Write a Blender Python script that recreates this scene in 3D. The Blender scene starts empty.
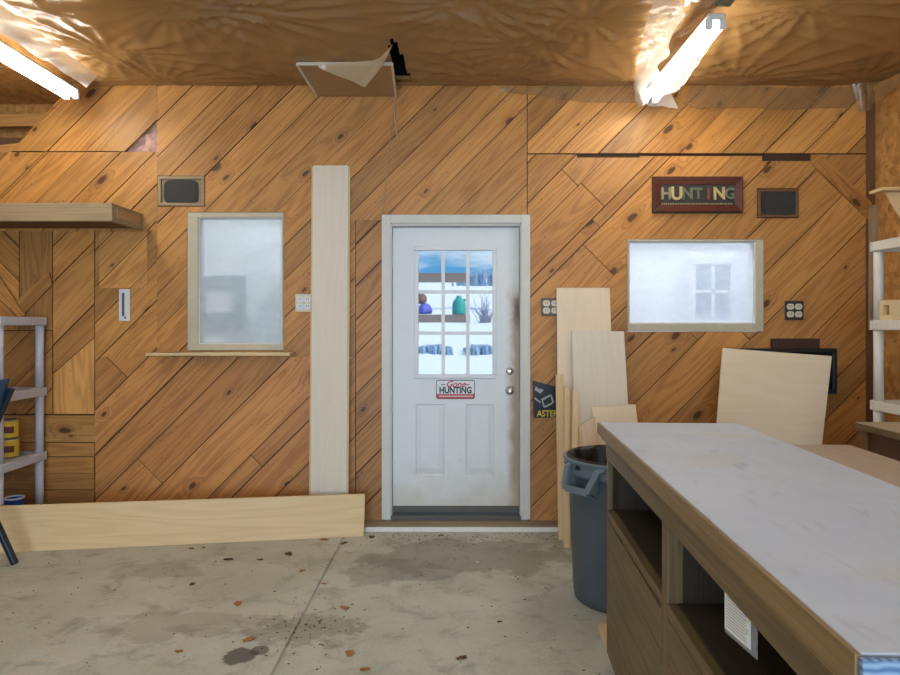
import bpy, bmesh, math, random
from mathutils import Vector, Matrix
R = random.Random(7)
F = 680.0; CX = 455.0; CY = 325.0; EYE = 1.43; WY = 4.857; KW = F / WY
col = bpy.context.scene.collection

def P(px, py, Y):
    return Vector(((px - CX) / F * Y, Y, EYE + (CY - py) / F * Y))
def wx(px): return (px - CX) / KW
def wz(py): return EYE + (CY - py) / KW

# ------------------------------------------------------------------ materials
def new_mat(name):
    m = bpy.data.materials.new(name); m.use_nodes = True
    nt = m.node_tree; nt.nodes.clear()
    return m, nt, nt.nodes, nt.links
def nd(nt, t, **kw):
    n = nt.nodes.new(t)
    for k, v in kw.items():
        if k.startswith('i_'):
            n.inputs[k[2:].replace('_', ' ')].default_value = v
        else: setattr(n, k, v)
    return n
def mth(nt, op, a, b=None, c=None):
    n = nt.nodes.new('ShaderNodeMath'); n.operation = op
    for i, v in enumerate((a, b, c)):
        if v is None: continue
        if isinstance(v, (int, float)): n.inputs[i].default_value = v
        else: nt.links.new(v, n.inputs[i])
    return n.outputs[0]
def mixc(nt, f, a, b, mode='MIX'):
    n = nt.nodes.new('ShaderNodeMix'); n.data_type = 'RGBA'; n.blend_type = mode
    for i, v in ((0, f), (6, a), (7, b)):
        if isinstance(v, (int, float)): n.inputs[i].default_value = v
        elif isinstance(v, tuple): n.inputs[i].default_value = (*v, 1) if len(v) == 3 else v
        else: nt.links.new(v, n.inputs[i])
    return n.outputs[2]
def ramp(nt, v, a, b, lo=0.0, hi=1.0):
    n = nt.nodes.new('ShaderNodeMapRange'); n.interpolation_type = 'SMOOTHSTEP'
    nt.links.new(v, n.inputs[0])
    n.inputs[1].default_value = a; n.inputs[2].default_value = b
    n.inputs[3].default_value = lo; n.inputs[4].default_value = hi
    return n.outputs[0]
def finish(nt, color, rough=.5, metal=0, bump=None, bstr=.2, bdist=.002, spec=.4, emis=None, estr=0):
    b = nt.nodes.new('ShaderNodeBsdfPrincipled'); o = nt.nodes.new('ShaderNodeOutputMaterial')
    if isinstance(color, tuple): b.inputs['Base Color'].default_value = (*color, 1)
    else: nt.links.new(color, b.inputs['Base Color'])
    if isinstance(rough, (int, float)): b.inputs['Roughness'].default_value = rough
    else: nt.links.new(rough, b.inputs['Roughness'])
    b.inputs['Metallic'].default_value = metal
    b.inputs['Specular IOR Level'].default_value = spec
    if bump is not None:
        bn = nt.nodes.new('ShaderNodeBump'); bn.inputs['Strength'].default_value = bstr
        bn.inputs['Distance'].default_value = bdist
        nt.links.new(bump, bn.inputs['Height']); nt.links.new(bn.outputs[0], b.inputs['Normal'])
    nt.links.new(b.outputs[0], o.inputs[0])
    return b
def noise(nt, vec, scale, detail=3, rough=.5, dist=0):
    n = nt.nodes.new('ShaderNodeTexNoise')
    n.inputs['Scale'].default_value = scale; n.inputs['Detail'].default_value = detail
    n.inputs['Roughness'].default_value = rough; n.inputs['Distortion'].default_value = dist
    if vec is not None: nt.links.new(vec, n.inputs['Vector'])
    return n.outputs['Fac']
def vscale(nt, vec, s):
    n = nt.nodes.new('ShaderNodeVectorMath'); n.operation = 'MULTIPLY'
    nt.links.new(vec, n.inputs[0]); n.inputs[1].default_value = s
    return n.outputs[0]

def wood(name, light, dark, ring=.35, fiber=.3, knots=.0, tint=False, rough=.55, ringscale=1.0, blotch=.2, knotcol=(.06, .025, .01), nails=False, bstr=.15):
    m, nt, N, L = new_mat(name)
    uv = nd(nt, 'ShaderNodeUVMap').outputs[0]
    warp = noise(nt, vscale(nt, uv, (.55, 9 * ringscale, 1)), 1.0, 2, .45, .25)
    if knots > 0:
        vo = nd(nt, 'ShaderNodeTexVoronoi', voronoi_dimensions='2D')
        vo.inputs['Scale'].default_value = 1.0; vo.inputs['Randomness'].default_value = .9
        nw = noise(nt, vscale(nt, uv, (9, 14, 1)), 1.0, 1)
        add = nd(nt, 'ShaderNodeVectorMath', operation='ADD')
        L.new(vscale(nt, uv, (2.6, 5.2, 1)), add.inputs[0])
        cmb = nd(nt, 'ShaderNodeCombineXYZ'); L.new(mth(nt, 'MULTIPLY', nw, .12), cmb.inputs[0]); L.new(mth(nt, 'MULTIPLY', nw, .10), cmb.inputs[1])
        L.new(cmb.outputs[0], add.inputs[1]); L.new(add.outputs[0], vo.inputs['Vector'])
        d = vo.outputs['Distance']
        sp = nd(nt, 'ShaderNodeSeparateColor'); L.new(vo.outputs['Color'], sp.inputs[0])
        sel = mth(nt, 'LESS_THAN', sp.outputs[0], knots)
        size = mth(nt, 'MULTIPLY_ADD', sp.outputs[1], .075, .028)
        rel = mth(nt, 'DIVIDE', d, size)
        kn = mth(nt, 'MULTIPLY', ramp(nt, rel, .75, 1.35, 1, 0), sel)
        halo = mth(nt, 'MULTIPLY', ramp(nt, rel, 1.0, 4.0, 1, 0), sel)
        warp = mth(nt, 'MULTIPLY_ADD', halo, .16, warp)
    rg = mth(nt, 'MULTIPLY_ADD', mth(nt, 'SINE', mth(nt, 'MULTIPLY', warp, 62.0)), .5, .5)
    rg = mth(nt, 'POWER', rg, 1.6)
    fb = noise(nt, vscale(nt, uv, (1.8, 150, 1)), 1.0, 3, .6)
    bl = noise(nt, vscale(nt, uv, (1.6, 5, 1)), 1.0, 3, .55)
    f = mth(nt, 'ADD', mth(nt, 'MULTIPLY', rg, ring), mth(nt, 'MULTIPLY', ramp(nt, fb, .35, .72), fiber))
    f = mth(nt, 'ADD', f, mth(nt, 'MULTIPLY', mth(nt, 'SUBTRACT', bl, .5), blotch * 2.5))
    cl = nd(nt, 'ShaderNodeClamp'); L.new(f, cl.inputs[0])
    c = mixc(nt, cl.outputs[0], light, dark)
    if knots > 0:
        c = mixc(nt, mth(nt, 'MULTIPLY', halo, .35), c, dark)
        c = mixc(nt, mth(nt, 'MULTIPLY', kn, .9), c, knotcol)
    if tint:
        at = nd(nt, 'ShaderNodeAttribute', attribute_name='tint')
        c = mixc(nt, 1.0, c, at.outputs['Color'], 'MULTIPLY')
    if nails:
        v2 = nd(nt, 'ShaderNodeTexVoronoi', voronoi_dimensions='2D'); v2.inputs['Scale'].default_value = 1
        L.new(vscale(nt, uv, (5, 9, 1)), v2.inputs['Vector'])
        c = mixc(nt, ramp(nt, v2.outputs['Distance'], .02, .035, .75, 0), c, (.05, .025, .012))
    finish(nt, c, rough, bump=mth(nt, 'ADD', rg, fb), bstr=bstr, bdist=.0015)
    return m

def flat(name, color, rough=.5, metal=0, var=.12, scale=25, bump=.0, spec=.4, coord='Object'):
    m, nt, N, L = new_mat(name)
    tc = nd(nt, 'ShaderNodeTexCoord').outputs[coord]
    n = noise(nt, tc, scale, 4, .6)
    dk = tuple(c * (1 - var) for c in color); lt = tuple(min(1, c * (1 + var)) for c in color)
    c = mixc(nt, n, dk, lt)
    finish(nt, c, rough, metal, bump=n if bump else None, bstr=bump, spec=spec)
    return m

def osb(name):
    m, nt, N, L = new_mat(name)
    tc = nd(nt, 'ShaderNodeTexCoord').outputs['Object']
    w = noise(nt, tc, 9, 3)
    vo = nd(nt, 'ShaderNodeTexVoronoi'); vo.inputs['Scale'].default_value = 24
    L.new(vscale(nt, tc, (1, .55, 1)), vo.inputs['Vector'])
    sp = nd(nt, 'ShaderNodeSeparateColor'); L.new(vo.outputs['Color'], sp.inputs[0])
    vo2 = nd(nt, 'ShaderNodeTexVoronoi'); vo2.inputs['Scale'].default_value = 33; L.new(vscale(nt, tc, (1, 1, .5)), vo2.inputs['Vector'])
    sp2 = nd(nt, 'ShaderNodeSeparateColor'); L.new(vo2.outputs['Color'], sp2.inputs[0])
    f = mth(nt, 'ADD', mth(nt, 'MULTIPLY', sp.outputs[0], .5), mth(nt, 'MULTIPLY', sp2.outputs[1], .5))
    c = mixc(nt, f, (.27, .115, .028), (.66, .35, .11))
    c = mixc(nt, mth(nt, 'MULTIPLY', w, .5), c, (.30, .14, .04))
    finish(nt, c, .6, bump=f, bstr=.3, bdist=.002)
    return m

def plastic(name, tintcol, trans=.45, rough=.22, bump=.5):
    m, nt, N, L = new_mat(name)
    geo = nd(nt, 'ShaderNodeNewGeometry').outputs['Position']
    n1 = noise(nt, vscale(nt, geo, (6, 2.2, 4)), 1.0, 3, .5, 1.2)
    n2 = noise(nt, vscale(nt, geo, (22, 9, 14)), 1.0, 3, .5, 1.5)
    h = mth(nt, 'ADD', mth(nt, 'ABSOLUTE', mth(nt, 'SUBTRACT', n1, .5)), mth(nt, 'MULTIPLY', mth(nt, 'ABSOLUTE', mth(nt, 'SUBTRACT', n2, .5)), .35))
    bn = nd(nt, 'ShaderNodeBump'); bn.inputs['Strength'].default_value = bump; bn.inputs['Distance'].default_value = .02
    L.new(h, bn.inputs['Height'])
    pb = nd(nt, 'ShaderNodeBsdfPrincipled'); pb.inputs['Base Color'].default_value = (*tintcol, 1)
    pb.inputs['Roughness'].default_value = rough; pb.inputs['Specular IOR Level'].default_value = 1.0
    L.new(bn.outputs[0], pb.inputs['Normal'])
    tl = nd(nt, 'ShaderNodeBsdfTranslucent'); tl.inputs[0].default_value = (*tintcol, 1)
    m1 = nd(nt, 'ShaderNodeMixShader'); m1.inputs[0].default_value = .3
    L.new(pb.outputs[0], m1.inputs[1]); L.new(tl.outputs[0], m1.inputs[2])
    tr = nd(nt, 'ShaderNodeBsdfTransparent')
    m2 = nd(nt, 'ShaderNodeMixShader'); m2.inputs[0].default_value = trans
    L.new(m1.outputs[0], m2.inputs[1]); L.new(tr.outputs[0], m2.inputs[2])
    o = nd(nt, 'ShaderNodeOutputMaterial'); L.new(m2.outputs[0], o.inputs[0])
    return m

def milky(name, colr, trans, gloss=.12):
    m, nt, N, L = new_mat(name)
    geo = nd(nt, 'ShaderNodeNewGeometry').outputs['Position']
    n = noise(nt, vscale(nt, geo, (3, 3, 5)), 1.0, 4, .6)
    df = nd(nt, 'ShaderNodeBsdfDiffuse'); df.inputs[0].default_value = (*colr, 1)
    tl = nd(nt, 'ShaderNodeBsdfTranslucent'); tl.inputs[0].default_value = (*colr, 1)
    a = nd(nt, 'ShaderNodeMixShader'); a.inputs[0].default_value = .5
    L.new(df.outputs[0], a.inputs[1]); L.new(tl.outputs[0], a.inputs[2])
    tr = nd(nt, 'ShaderNodeBsdfTransparent')
    b = nd(nt, 'ShaderNodeMixShader'); L.new(ramp(nt, n, .3, .7, trans - .08, trans + .08), b.inputs[0])
    L.new(a.outputs[0], b.inputs[1]); L.new(tr.outputs[0], b.inputs[2])
    gl = nd(nt, 'ShaderNodeBsdfGlossy'); gl.inputs['Roughness'].default_value = .04
    c = nd(nt, 'ShaderNodeMixShader'); c.inputs[0].default_value = gloss
    L.new(b.outputs[0], c.inputs[1]); L.new(gl.outputs[0], c.inputs[2])
    o = nd(nt, 'ShaderNodeOutputMaterial'); L.new(c.outputs[0], o.inputs[0])
    return m

def emit(name, colr, s):
    m, nt, N, L = new_mat(name)
    e = nd(nt, 'ShaderNodeEmission'); e.inputs[0].default_value = (*colr, 1); e.inputs[1].default_value = s
    o = nd(nt, 'ShaderNodeOutputMaterial'); L.new(e.outputs[0], o.inputs[0])
    return m

def concrete():
    m, nt, N, L = new_mat('concrete')
    pos = nd(nt, 'ShaderNodeNewGeometry').outputs['Position']
    a = noise(nt, pos, 1.1, 5, .6, .4); b = noise(nt, pos, 5.5, 5, .65, .6); c_ = noise(nt, pos, 60, 4, .7); d = noise(nt, vscale(nt, pos, (1.0, 2.2, 1)), 2.3, 4, .6, 1.0)
    c = mixc(nt, ramp(nt, a, .3, .7), (.415, .405, .33), (.55, .545, .47))
    c = mixc(nt, mth(nt, 'MULTIPLY', ramp(nt, b, .48, .72), .55), c, (.20, .187, .145))
    c = mixc(nt, mth(nt, 'MULTIPLY', ramp(nt, d, .55, .75), .5), c, (.50, .465, .40))
    c = mixc(nt, mth(nt, 'MULTIPLY', ramp(nt, c_, .5, .8), .45), c, (.16, .13, .09))
    # dark spots and worn dirt, each at its own place on the slab
    def stain(x, y, rx, ry, colr, amt, wob=.55, sc=9):
        nonlocal c
        mp = nd(nt, 'ShaderNodeMapping'); mp.vector_type = 'POINT'
        mp.inputs['Location'].default_value = (-x / rx, -y / ry, 0); mp.inputs['Scale'].default_value = (1 / rx, 1 / ry, 0)
        L.new(pos, mp.inputs[0])
        ln = nd(nt, 'ShaderNodeVectorMath', operation='LENGTH'); L.new(mp.outputs[0], ln.inputs[0])
        r = mth(nt, 'MULTIPLY_ADD', mth(nt, 'SUBTRACT', noise(nt, pos, sc, 4, .6), .5), wob * 4, ln.outputs['Value'])
        c = mixc(nt, ramp(nt, r, .75, 1.05, amt, 0), c, colr)
    stain(-.93, 2.94, .075, .085, (.045, .04, .035), .8, .35, 14)
    stain(-.86, 2.99, .05, .05, (.045, .04, .035), .7, .35, 14)
    stain(-.72, 3.2, .28, .18, (.10, .085, .06), .35, .7, 12)
    stain(-.35, 3.95, .35, .2, (.13, .12, .105), .4, .6, 5)
    stain(-1.75, 3.95, .30, .13, (.16, .12, .085), .3, .6, 6)
    stain(-1.35, 3.25, .42, .16, (.20, .14, .08), .3, .7, 5)
    stain(.1, 4.2, .7, .35, (.16, .13, .09), .5, .6, 4)
    finish(nt, c, .62, bump=mth(nt, 'ADD', b, mth(nt, 'MULTIPLY', c_, .4)), bstr=.25, bdist=.004)
    return m

def door_paint(name):
    m, nt, N, L = new_mat(name)
    pos = nd(nt, 'ShaderNodeNewGeometry').outputs['Position']
    sx = nd(nt, 'ShaderNodeSeparateXYZ'); L.new(pos, sx.inputs[0])
    n = noise(nt, pos, 7, 5, .65); n2 = noise(nt, pos, 30, 4, .7)
    c = mixc(nt, n, (.68, .71, .745), (.75, .775, .80))
    xe = wx(519)
    # grime rubbed along the latch edge and the bottom right corner
    edge = ramp(nt, mth(nt, 'MULTIPLY_ADD', n, .10, sx.outputs[0]), xe - .05, xe + .035, 0, .85)
    edge = mth(nt, 'MULTIPLY', edge, ramp(nt, sx.outputs[2], 1.75, 1.55, .35, 1))
    c = mixc(nt, edge, c, (.30, .20, .085))
    hand = nd(nt, 'ShaderNodeMapping'); hand.inputs['Location'].default_value = (-(xe) / .05, 0, -wz(312) / .16); hand.inputs['Scale'].default_value = (1 / .05, 0, 1 / .16)
    L.new(pos, hand.inputs[0])
    ln = nd(nt, 'ShaderNodeVectorMath', operation='LENGTH'); L.new(hand.outputs[0], ln.inputs[0])
    c = mixc(nt, ramp(nt, mth(nt, 'MULTIPLY_ADD', n2, .8, ln.outputs['Value']), .6, 1.5, .8, 0), c, (.06, .042, .022))
    low = ramp(nt, mth(nt, 'ADD', sx.outputs[2], mth(nt, 'MULTIPLY', n, .5)), .30, .75, .55, 0)
    c = mixc(nt, low, c, (.50, .42, .28))
    c = mixc(nt, ramp(nt, n2, .66, .76, 0, .35), c, (.30, .25, .18))
    finish(nt, c, .45, bump=n2, bstr=.05)
    return m

M = {}
M['pine'] = wood('pine_boards', (.52, .255, .072), (.20, .070, .018), .34, .30, .34, True, .48, .75, .34, nails=True)
M['backing'] = flat('dark_sheathing', (.045, .022, .010), .8)
M['white_board'] = wood('white_pine', (.71, .635, .53), (.63, .53, .40), .18, .22, 0, False, .55, .7, .1)
M['plank'] = wood('pale_pine', (.70, .51, .28), (.58, .37, .165), .3, .25, .05, False, .5, .6, .2)
M['ply'] = wood('pale_plywood', (.78, .645, .475), (.69, .54, .36), .22, .25, 0, False, .5, .5, .15)
M['stained_ply'] = wood('stained_plywood', (.68, .54, .37), (.48, .27, .09), .25, .2, 0, False, .5, .6, .45)
M['stick'] = wood('pale_stick', (.68, .50, .28), (.54, .36, .17), .3, .3, 0, False, .55)
M['grey_wood'] = wood('weathered_shelf', (.36, .26, .15), (.22, .15, .085), .3, .4, .1, False, .65)
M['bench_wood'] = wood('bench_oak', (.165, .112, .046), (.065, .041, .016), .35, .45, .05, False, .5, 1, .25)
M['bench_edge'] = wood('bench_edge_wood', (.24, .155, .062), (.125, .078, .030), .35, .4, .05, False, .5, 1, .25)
M['bench_shaded'] = wood('bench_inner_shaded', (.034, .021, .009), (.018, .011, .005), .3, .4, .08, False, .55)  # inner wood, darkened in colour to carry the shade inside the cubbies
M['sill_wood'] = wood('sill_wood', (.44, .27, .13), (.28, .155, .07), .3, .3, .05, False, .55)
M['worn_wood'] = wood('worn_threshold', (.34, .26, .17), (.20, .15, .10), .3, .5, 0, False, .7)
M['frame_beam'] = wood('framing_lumber', (.62, .32, .10), (.36, .16, .05), .35, .3, .08, False, .6)
M['dark_post'] = wood('dark_post', (.15, .07, .028), (.08, .035, .015), .3, .3, 0, False, .65)
M['mahogany'] = wood('mahogany', (.10, .028, .015), (.045, .013, .008), .3, .3, 0, False, .35)
M['osb'] = osb('strand_board')
M['concrete'] = concrete()
M['door'] = door_paint('door_paint')
M['trim'] = flat('white_trim', (.62, .61, .57), .5, var=.10, scale=6)
M['white'] = flat('white_plastic', (.70, .70, .71), .45, var=.06)
M['shelf_plastic'] = flat('shelf_plastic', (.50, .50, .56), .45, var=.08)
M['shelf_plastic_warm'] = flat('shelf_plastic_warm', (.62, .57, .50), .45, var=.08)
M['metal'] = flat('brushed_metal', (.55, .55, .53), .28, 1, var=.1)
M['black'] = flat('black_plastic', (.018, .018, .018), .4)
M['grille'] = flat('grille', (.026, .026, .024), .6, var=.3, scale=300, bump=.5)
M['screen'] = flat('dark_screen', (.006, .008, .012), .12)
M['box_maroon'] = flat('maroon_box', (.055, .020, .014), .55)
M['rubber'] = flat('sweep_rubber', (.11, .105, .095), .7)
M['can'] = flat('can_plastic', (.062, .082, .096), .42, var=.14, scale=9)
M['can_rim'] = flat('can_rim_plastic', (.125, .162, .188), .38, var=.12, scale=12)
M['bag'] = flat('bin_liner', (.008, .008, .010), .42, bump=.3, scale=30)
M['blue'] = flat('blue_canvas', (.020, .095, .22), .6, var=.1)
M['navy'] = flat('navy_metal', (.010, .020, .045), .35)
M['yellow'] = flat('yellow_label', (.62, .44, .035), .4)
M['label_red'] = flat('label_maroon', (.13, .03, .02), .45)
M['cup'] = flat('blue_cup', (.012, .09, .48), .35)
M['fabric_blue'] = None
M['paper'] = flat('paper', (.66, .66, .62), .6, var=.04)
M['print'] = flat('print_grey', (.30, .30, .29), .6)
M['sleeve'] = milky('clear_sleeve', (.6, .6, .6), .6, .12)
M['red'] = flat('sign_red', (.48, .03, .045), .45)
M['ink'] = flat('sign_ink', (.035, .035, .04), .45)
M['gold'] = flat('letter_gold', (.46, .35, .16), .45)
M['brass'] = flat('letter_straw', (.27, .22, .125), .45)
M['olive'] = flat('letter_olive', (.13, .14, .09), .5)
M['rust'] = flat('letter_rust', (.15, .06, .035), .5)
M['sign_back'] = flat('sign_backboard', (.035, .033, .026), .6, var=.4, scale=80)
M['pkg'] = flat('package_black', (.018, .020, .026), .3, var=.5, scale=14)
M['pkg_grey'] = flat('package_tool_grey', (.36, .35, .34), .4)
M['pkg_yellow'] = flat('package_yellow', (.62, .47, .02), .4)
M['cream'] = flat('outlet_cream', (.62, .57, .43), .4)
M['bronze'] = flat('outlet_plate', (.13, .105, .075), .5)
M['slot'] = flat('outlet_slot', (.03, .028, .025), .6)
M['winframe'] = flat('window_frame_paint', (.50, .445, .33), .55, var=.14, scale=9)
M['pink'] = flat('pink_insulation', (.78, .42, .34), .9, var=.45, scale=28, bump=1)
M['sheet'] = plastic('amber_sheeting', (.54, .33, .135), .18, .16, .28)
M['flap'] = plastic('clear_flap', (.92, .90, .84), .38, .2, .5)
M['flap_amber'] = plastic('amber_flap', (.48, .30, .14), .45, .2, .5)
M['flap_thin'] = plastic('thin_flap', (.90, .88, .80), .66, .18, .5)
M['hatch_film'] = plastic('hatch_film', (.74, .60, .40), .35, .2, .5)
M['hazy'] = milky('hazy_pane', (.60, .65, .67), .55, .02)
M['hazy_bright'] = milky('hazy_pane_bright', (.80, .84, .92), .50, .02)
M['tube'] = emit('lamp_tube', (1.0, .94, .80), 44.0)
M['tube_added'] = emit('lamp_tube_added', (.84, .93, 1.0), 34.0)
M['fixture'] = flat('fixture_white', (.62, .62, .58), .4)
M['snow'] = flat('snow', (.86, .87, .90), .7, var=.03, scale=.4)
M['annex'] = flat('annex_paint', (.72, .75, .78), .7, var=.08, scale=2)
M['annex_dark'] = flat('annex_dark_frame', (.16, .19, .23), .6)
M['annex_blue'] = flat('annex_blue_pane', (.07, .12, .22), .3, var=.6, scale=12)
M['cabinet_brown'] = wood('chest_wood', (.085, .032, .017), (.05, .018, .01), .3, .3, 0, False, .4)
M['cabinet_top'] = wood('chest_top', (.46, .36, .24), (.30, .22, .13), .3, .3, 0, False, .5)
M['teal'] = flat('teal_plastic', (.02, .36, .33), .5)
M['violet'] = flat('violet_blue', (.10, .13, .55), .5)
M['brown_cloth'] = flat('brown_cloth', (.22, .12, .10), .8)
M['rail_wood'] = wood('outdoor_rail', (.30, .225, .19), (.19, .14, .12), .3, .4, 0, False, .7)
M['twig'] = flat('twig', (.34, .32, .45), .8)
M['frost'] = flat('frosted_brush', (.30, .42, .58), .9)
M['leaf'] = flat('dry_leaf', (.36, .15, .045), .75, var=.35, scale=30)
M['leaf_dark'] = flat('dark_leaf', (.11, .055, .025), .8, var=.3, scale=30)
M['leaf_pale'] = flat('pale_chip', (.60, .50, .36), .8)
M['dirt'] = flat('floor_grit', (.085, .055, .032), .9)
M['cardboard'] = flat('hatch_panel_board', (.36, .22, .105), .7, var=.1, scale=5)
M['white_edge'] = flat('hatch_edge', (.56, .49, .38), .6)
M['thermo'] = flat('thermometer_scale', (.09, .11, .14), .4)
M['cord'] = flat('cord', (.42, .30, .17), .7)
M['wall_paint_dark'] = wood('side_wall_boards', (.50, .28, .11), (.33, .155, .05), .3, .3, .05, False, .6)
M['void'] = flat('attic_shade', (.004, .004, .005), .95)  # near-black colour stands in for the shade inside the attic hole

def worktop_mat():
    m, nt, N, L = new_mat('painted_worktop')
    uv = nd(nt, 'ShaderNodeUVMap').outputs[0]
    n = noise(nt, uv, 4.5, 5, .6, .3); s = noise(nt, vscale(nt, uv, (9, 26, 1)), 1, 4, .6, .5); p = noise(nt, uv, 120, 2)
    blot = noise(nt, vscale(nt, uv, (5, 11, 1)), 1, 2, .5)
    c = mixc(nt, n, (.395, .43, .50), (.525, .56, .63))
    c = mixc(nt, ramp(nt, s, .55, .78, 0, .38), c, (.26, .25, .25))
    c = mixc(nt, ramp(nt, blot, .63, .80, 0, .45), c, (.20, .195, .20))
    c = mixc(nt, ramp(nt, noise(nt, uv, 2.2, 3), .56, .75, 0, .5), c, (.50, .45, .36))
    finish(nt, c, .52, bump=p, bstr=.1)
    return m
M['worktop'] = worktop_mat()
def bluegrain():
    m, nt, N, L = new_mat('blue_end_grain')
    uv = nd(nt, 'ShaderNodeUVMap').outputs[0]
    w = nd(nt, 'ShaderNodeTexWave'); w.inputs['Scale'].default_value = 26; w.inputs['Distortion'].default_value = 3.5; w.inputs['Detail'].default_value = 3
    L.new(uv, w.inputs[0])
    c = mixc(nt, w.outputs['Fac'], (.07, .15, .29), (.24, .35, .50))
    finish(nt, c, .6)
    return m
M['blue_end'] = bluegrain()

# ------------------------------------------------------------------ mesh builder
class MB:
    def __init__(s): s.v = []; s.f = []; s.uv = []; s.t = []; s.mi = []; s.sm = []
    def face(s, pts, uv=None, tint=None, mi=0, smooth=False):
        i = len(s.v); s.v += [Vector(p) for p in pts]; s.f.append(list(range(i, i + len(pts)))); s.uv.append(uv); s.t.append(tint); s.mi.append(mi); s.sm.append(smooth)
        return s
    def shared(s, verts, faces, smooth=True, mi=0, uvs=None):
        i = len(s.v); s.v += [Vector(p) for p in verts]
        for k, fc in enumerate(faces):
            s.f.append([i + j for j in fc]); s.uv.append([uvs[j] for j in fc] if uvs else None); s.t.append(None); s.mi.append(mi); s.sm.append(smooth)
        return s
    def box(s, x0, x1, y0, y1, z0, z1, mi=0):
        v = [(x0, y0, z0), (x1, y0, z0), (x1, y1, z0), (x0, y1, z0), (x0, y0, z1), (x1, y0, z1), (x1, y1, z1), (x0, y1, z1)]
        return s.shared(v, [(0, 3, 2, 1), (4, 5, 6, 7), (0, 1, 5, 4), (1, 2, 6, 5), (2, 3, 7, 6), (3, 0, 4, 7)], False, mi)
    def prism(s, pts, off, mi=0, smooth=False):
        n = len(pts); a = [Vector(p) for p in pts]; off = Vector(off); b = [p + off for p in a]
        nm = Vector((0, 0, 0))
        for k in range(n): nm += a[k].cross(a[(k + 1) % n])
        fl = nm.dot(off) > 0
        fs = [tuple(range(n)), tuple(range(2 * n - 1, n - 1, -1))]
        fs += [(k, n + k, n + (k + 1) % n, (k + 1) % n) for k in range(n)]
        if fl: fs = [tuple(reversed(f)) for f in fs]
        return s.shared(a + b, fs, smooth, mi)
    def bar(s, a, b, w, h, up=(0, 0, 1), mi=0):
        a = Vector(a); b = Vector(b); d = (b - a).normalized(); up = Vector(up)
        if abs(d.dot(up)) > .98: up = Vector((0, 1, 0))
        r = d.cross(up).normalized(); u = r.cross(d)
        pts = [a + r * (sx * w / 2) + u * (sy * h / 2) for sx, sy in ((-1, -1), (1, -1), (1, 1), (-1, 1))]
        return s.prism(pts, b - a, mi)
    def tube(s, path, r, seg=10, mi=0, closed=False, sx=1.0):
        path = [Vector(p) for p in path]; n = len(path); rings = []
        for k, p in enumerate(path):
            if closed: d = path[(k + 1) % n] - path[k - 1]
            else: d = path[min(k + 1, n - 1)] - path[max(k - 1, 0)]
            d.normalize(); up = Vector((0, 0, 1)) if abs(d.z) < .9 else Vector((0, 1, 0))
            a = d.cross(up).normalized(); b = a.cross(d); rr = r[k] if isinstance(r, (list, tuple)) else r
            rings.append([p + a * (math.cos(2 * math.pi * j / seg) * rr * sx) + b * (math.sin(2 * math.pi * j / seg) * rr) for j in range(seg)])
        vs = [q for rg in rings for q in rg]; fs = []
        for k in range(n if closed else n - 1):
            k2 = (k + 1) % n
            for j in range(seg): fs.append((k * seg + j, k * seg + (j + 1) % seg, k2 * seg + (j + 1) % seg, k2 * seg + j))
        if not closed: fs += [tuple(range(seg))[::-1], tuple((n - 1) * seg + j for j in range(seg))]
        return s.shared(vs, fs, True, mi)
    def lathe(s, prof, c=(0, 0, 0), seg=40, mi=0, fn=None, capb=False, capt=False):
        c = Vector(c); vs = []; fs = []
        for (r, z) in prof:
            for j in range(seg):
                a = 2 * math.pi * j / seg; rr = fn(r, z, a) if fn else r
                vs.append(c + Vector((math.cos(a) * rr, math.sin(a) * rr, z)))
        for k in range(len(prof) - 1):
            for j in range(seg): fs.append((k * seg + j, k * seg + (j + 1) % seg, (k + 1) * seg + (j + 1) % seg, (k + 1) * seg + j))
        if capb: fs.append(tuple(range(seg))[::-1])
        if capt: fs.append(tuple((len(prof) - 1) * seg + j for j in range(seg)))
        return s.shared(vs, fs, True, mi)
    def cyl(s, a, b, r, seg=16, mi=0): return s.tube([a, b], r, seg, mi)
    def build(s, name, mat, parent=None, bevel=0, local=False, grain=None, origin=None, solid=0, sub=0):
        me = bpy.data.meshes.new(name); vs = s.v
        if not local:
            if parent is not None: org = parent['_org']
            elif origin is not None: org = Vector(origin)
            else:
                org = Vector(((min(v.x for v in vs) + max(v.x for v in vs)) / 2, (min(v.y for v in vs) + max(v.y for v in vs)) / 2, min(v.z for v in vs)))
            org = Vector(org); vl = [v - org for v in vs]
        else: org = Vector((0, 0, 0)); vl = vs
        me.from_pydata([tuple(v) for v in vl], [], s.f)
        mats = mat if isinstance(mat, (list, tuple)) else [mat]
        for m_ in mats: me.materials.append(m_)
        me.polygons.foreach_set('material_index', s.mi); me.polygons.foreach_set('use_smooth', s.sm)
        ext = [max(v[i] for v in vl) - min(v[i] for v in vl) for i in range(3)]
        g = grain if grain is not None else ext.index(max(ext))
        uvl = me.uv_layers.new(name='UVMap'); ou, ov = R.uniform(0, 30), R.uniform(0, 30)
        li = 0; data = []
        for k, fc in enumerate(s.f):
            p = me.polygons[k]
            if s.uv[k] is not None:
                for q in s.uv[k]: data += [q[0], q[1]]
            else:
                n = [abs(c) for c in p.normal]; ax = n.index(max(n)); o = [i for i in range(3) if i != ax]
                if g in o: ua = g; va = [i for i in o if i != g][0]
                else: ua, va = o
                for vi in fc: data += [vl[vi][ua] + ou, vl[vi][va] + ov + ax * .37]
        uvl.data.foreach_set('uv', data)
        if any(t is not None for t in s.t):
            ca = me.color_attributes.new('tint', 'FLOAT_COLOR', 'CORNER'); cd = []
            for k, fc in enumerate(s.f):
                t = s.t[k] or (1, 1, 1)
                cd += [t[0], t[1], t[2], 1] * len(fc)
            ca.data.foreach_set('color', cd)
        me.validate(); me.update()
        o = bpy.data.objects.new(name, me); col.objects.link(o)
        if parent is not None: o.parent = parent
        elif not local: o.location = org
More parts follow.
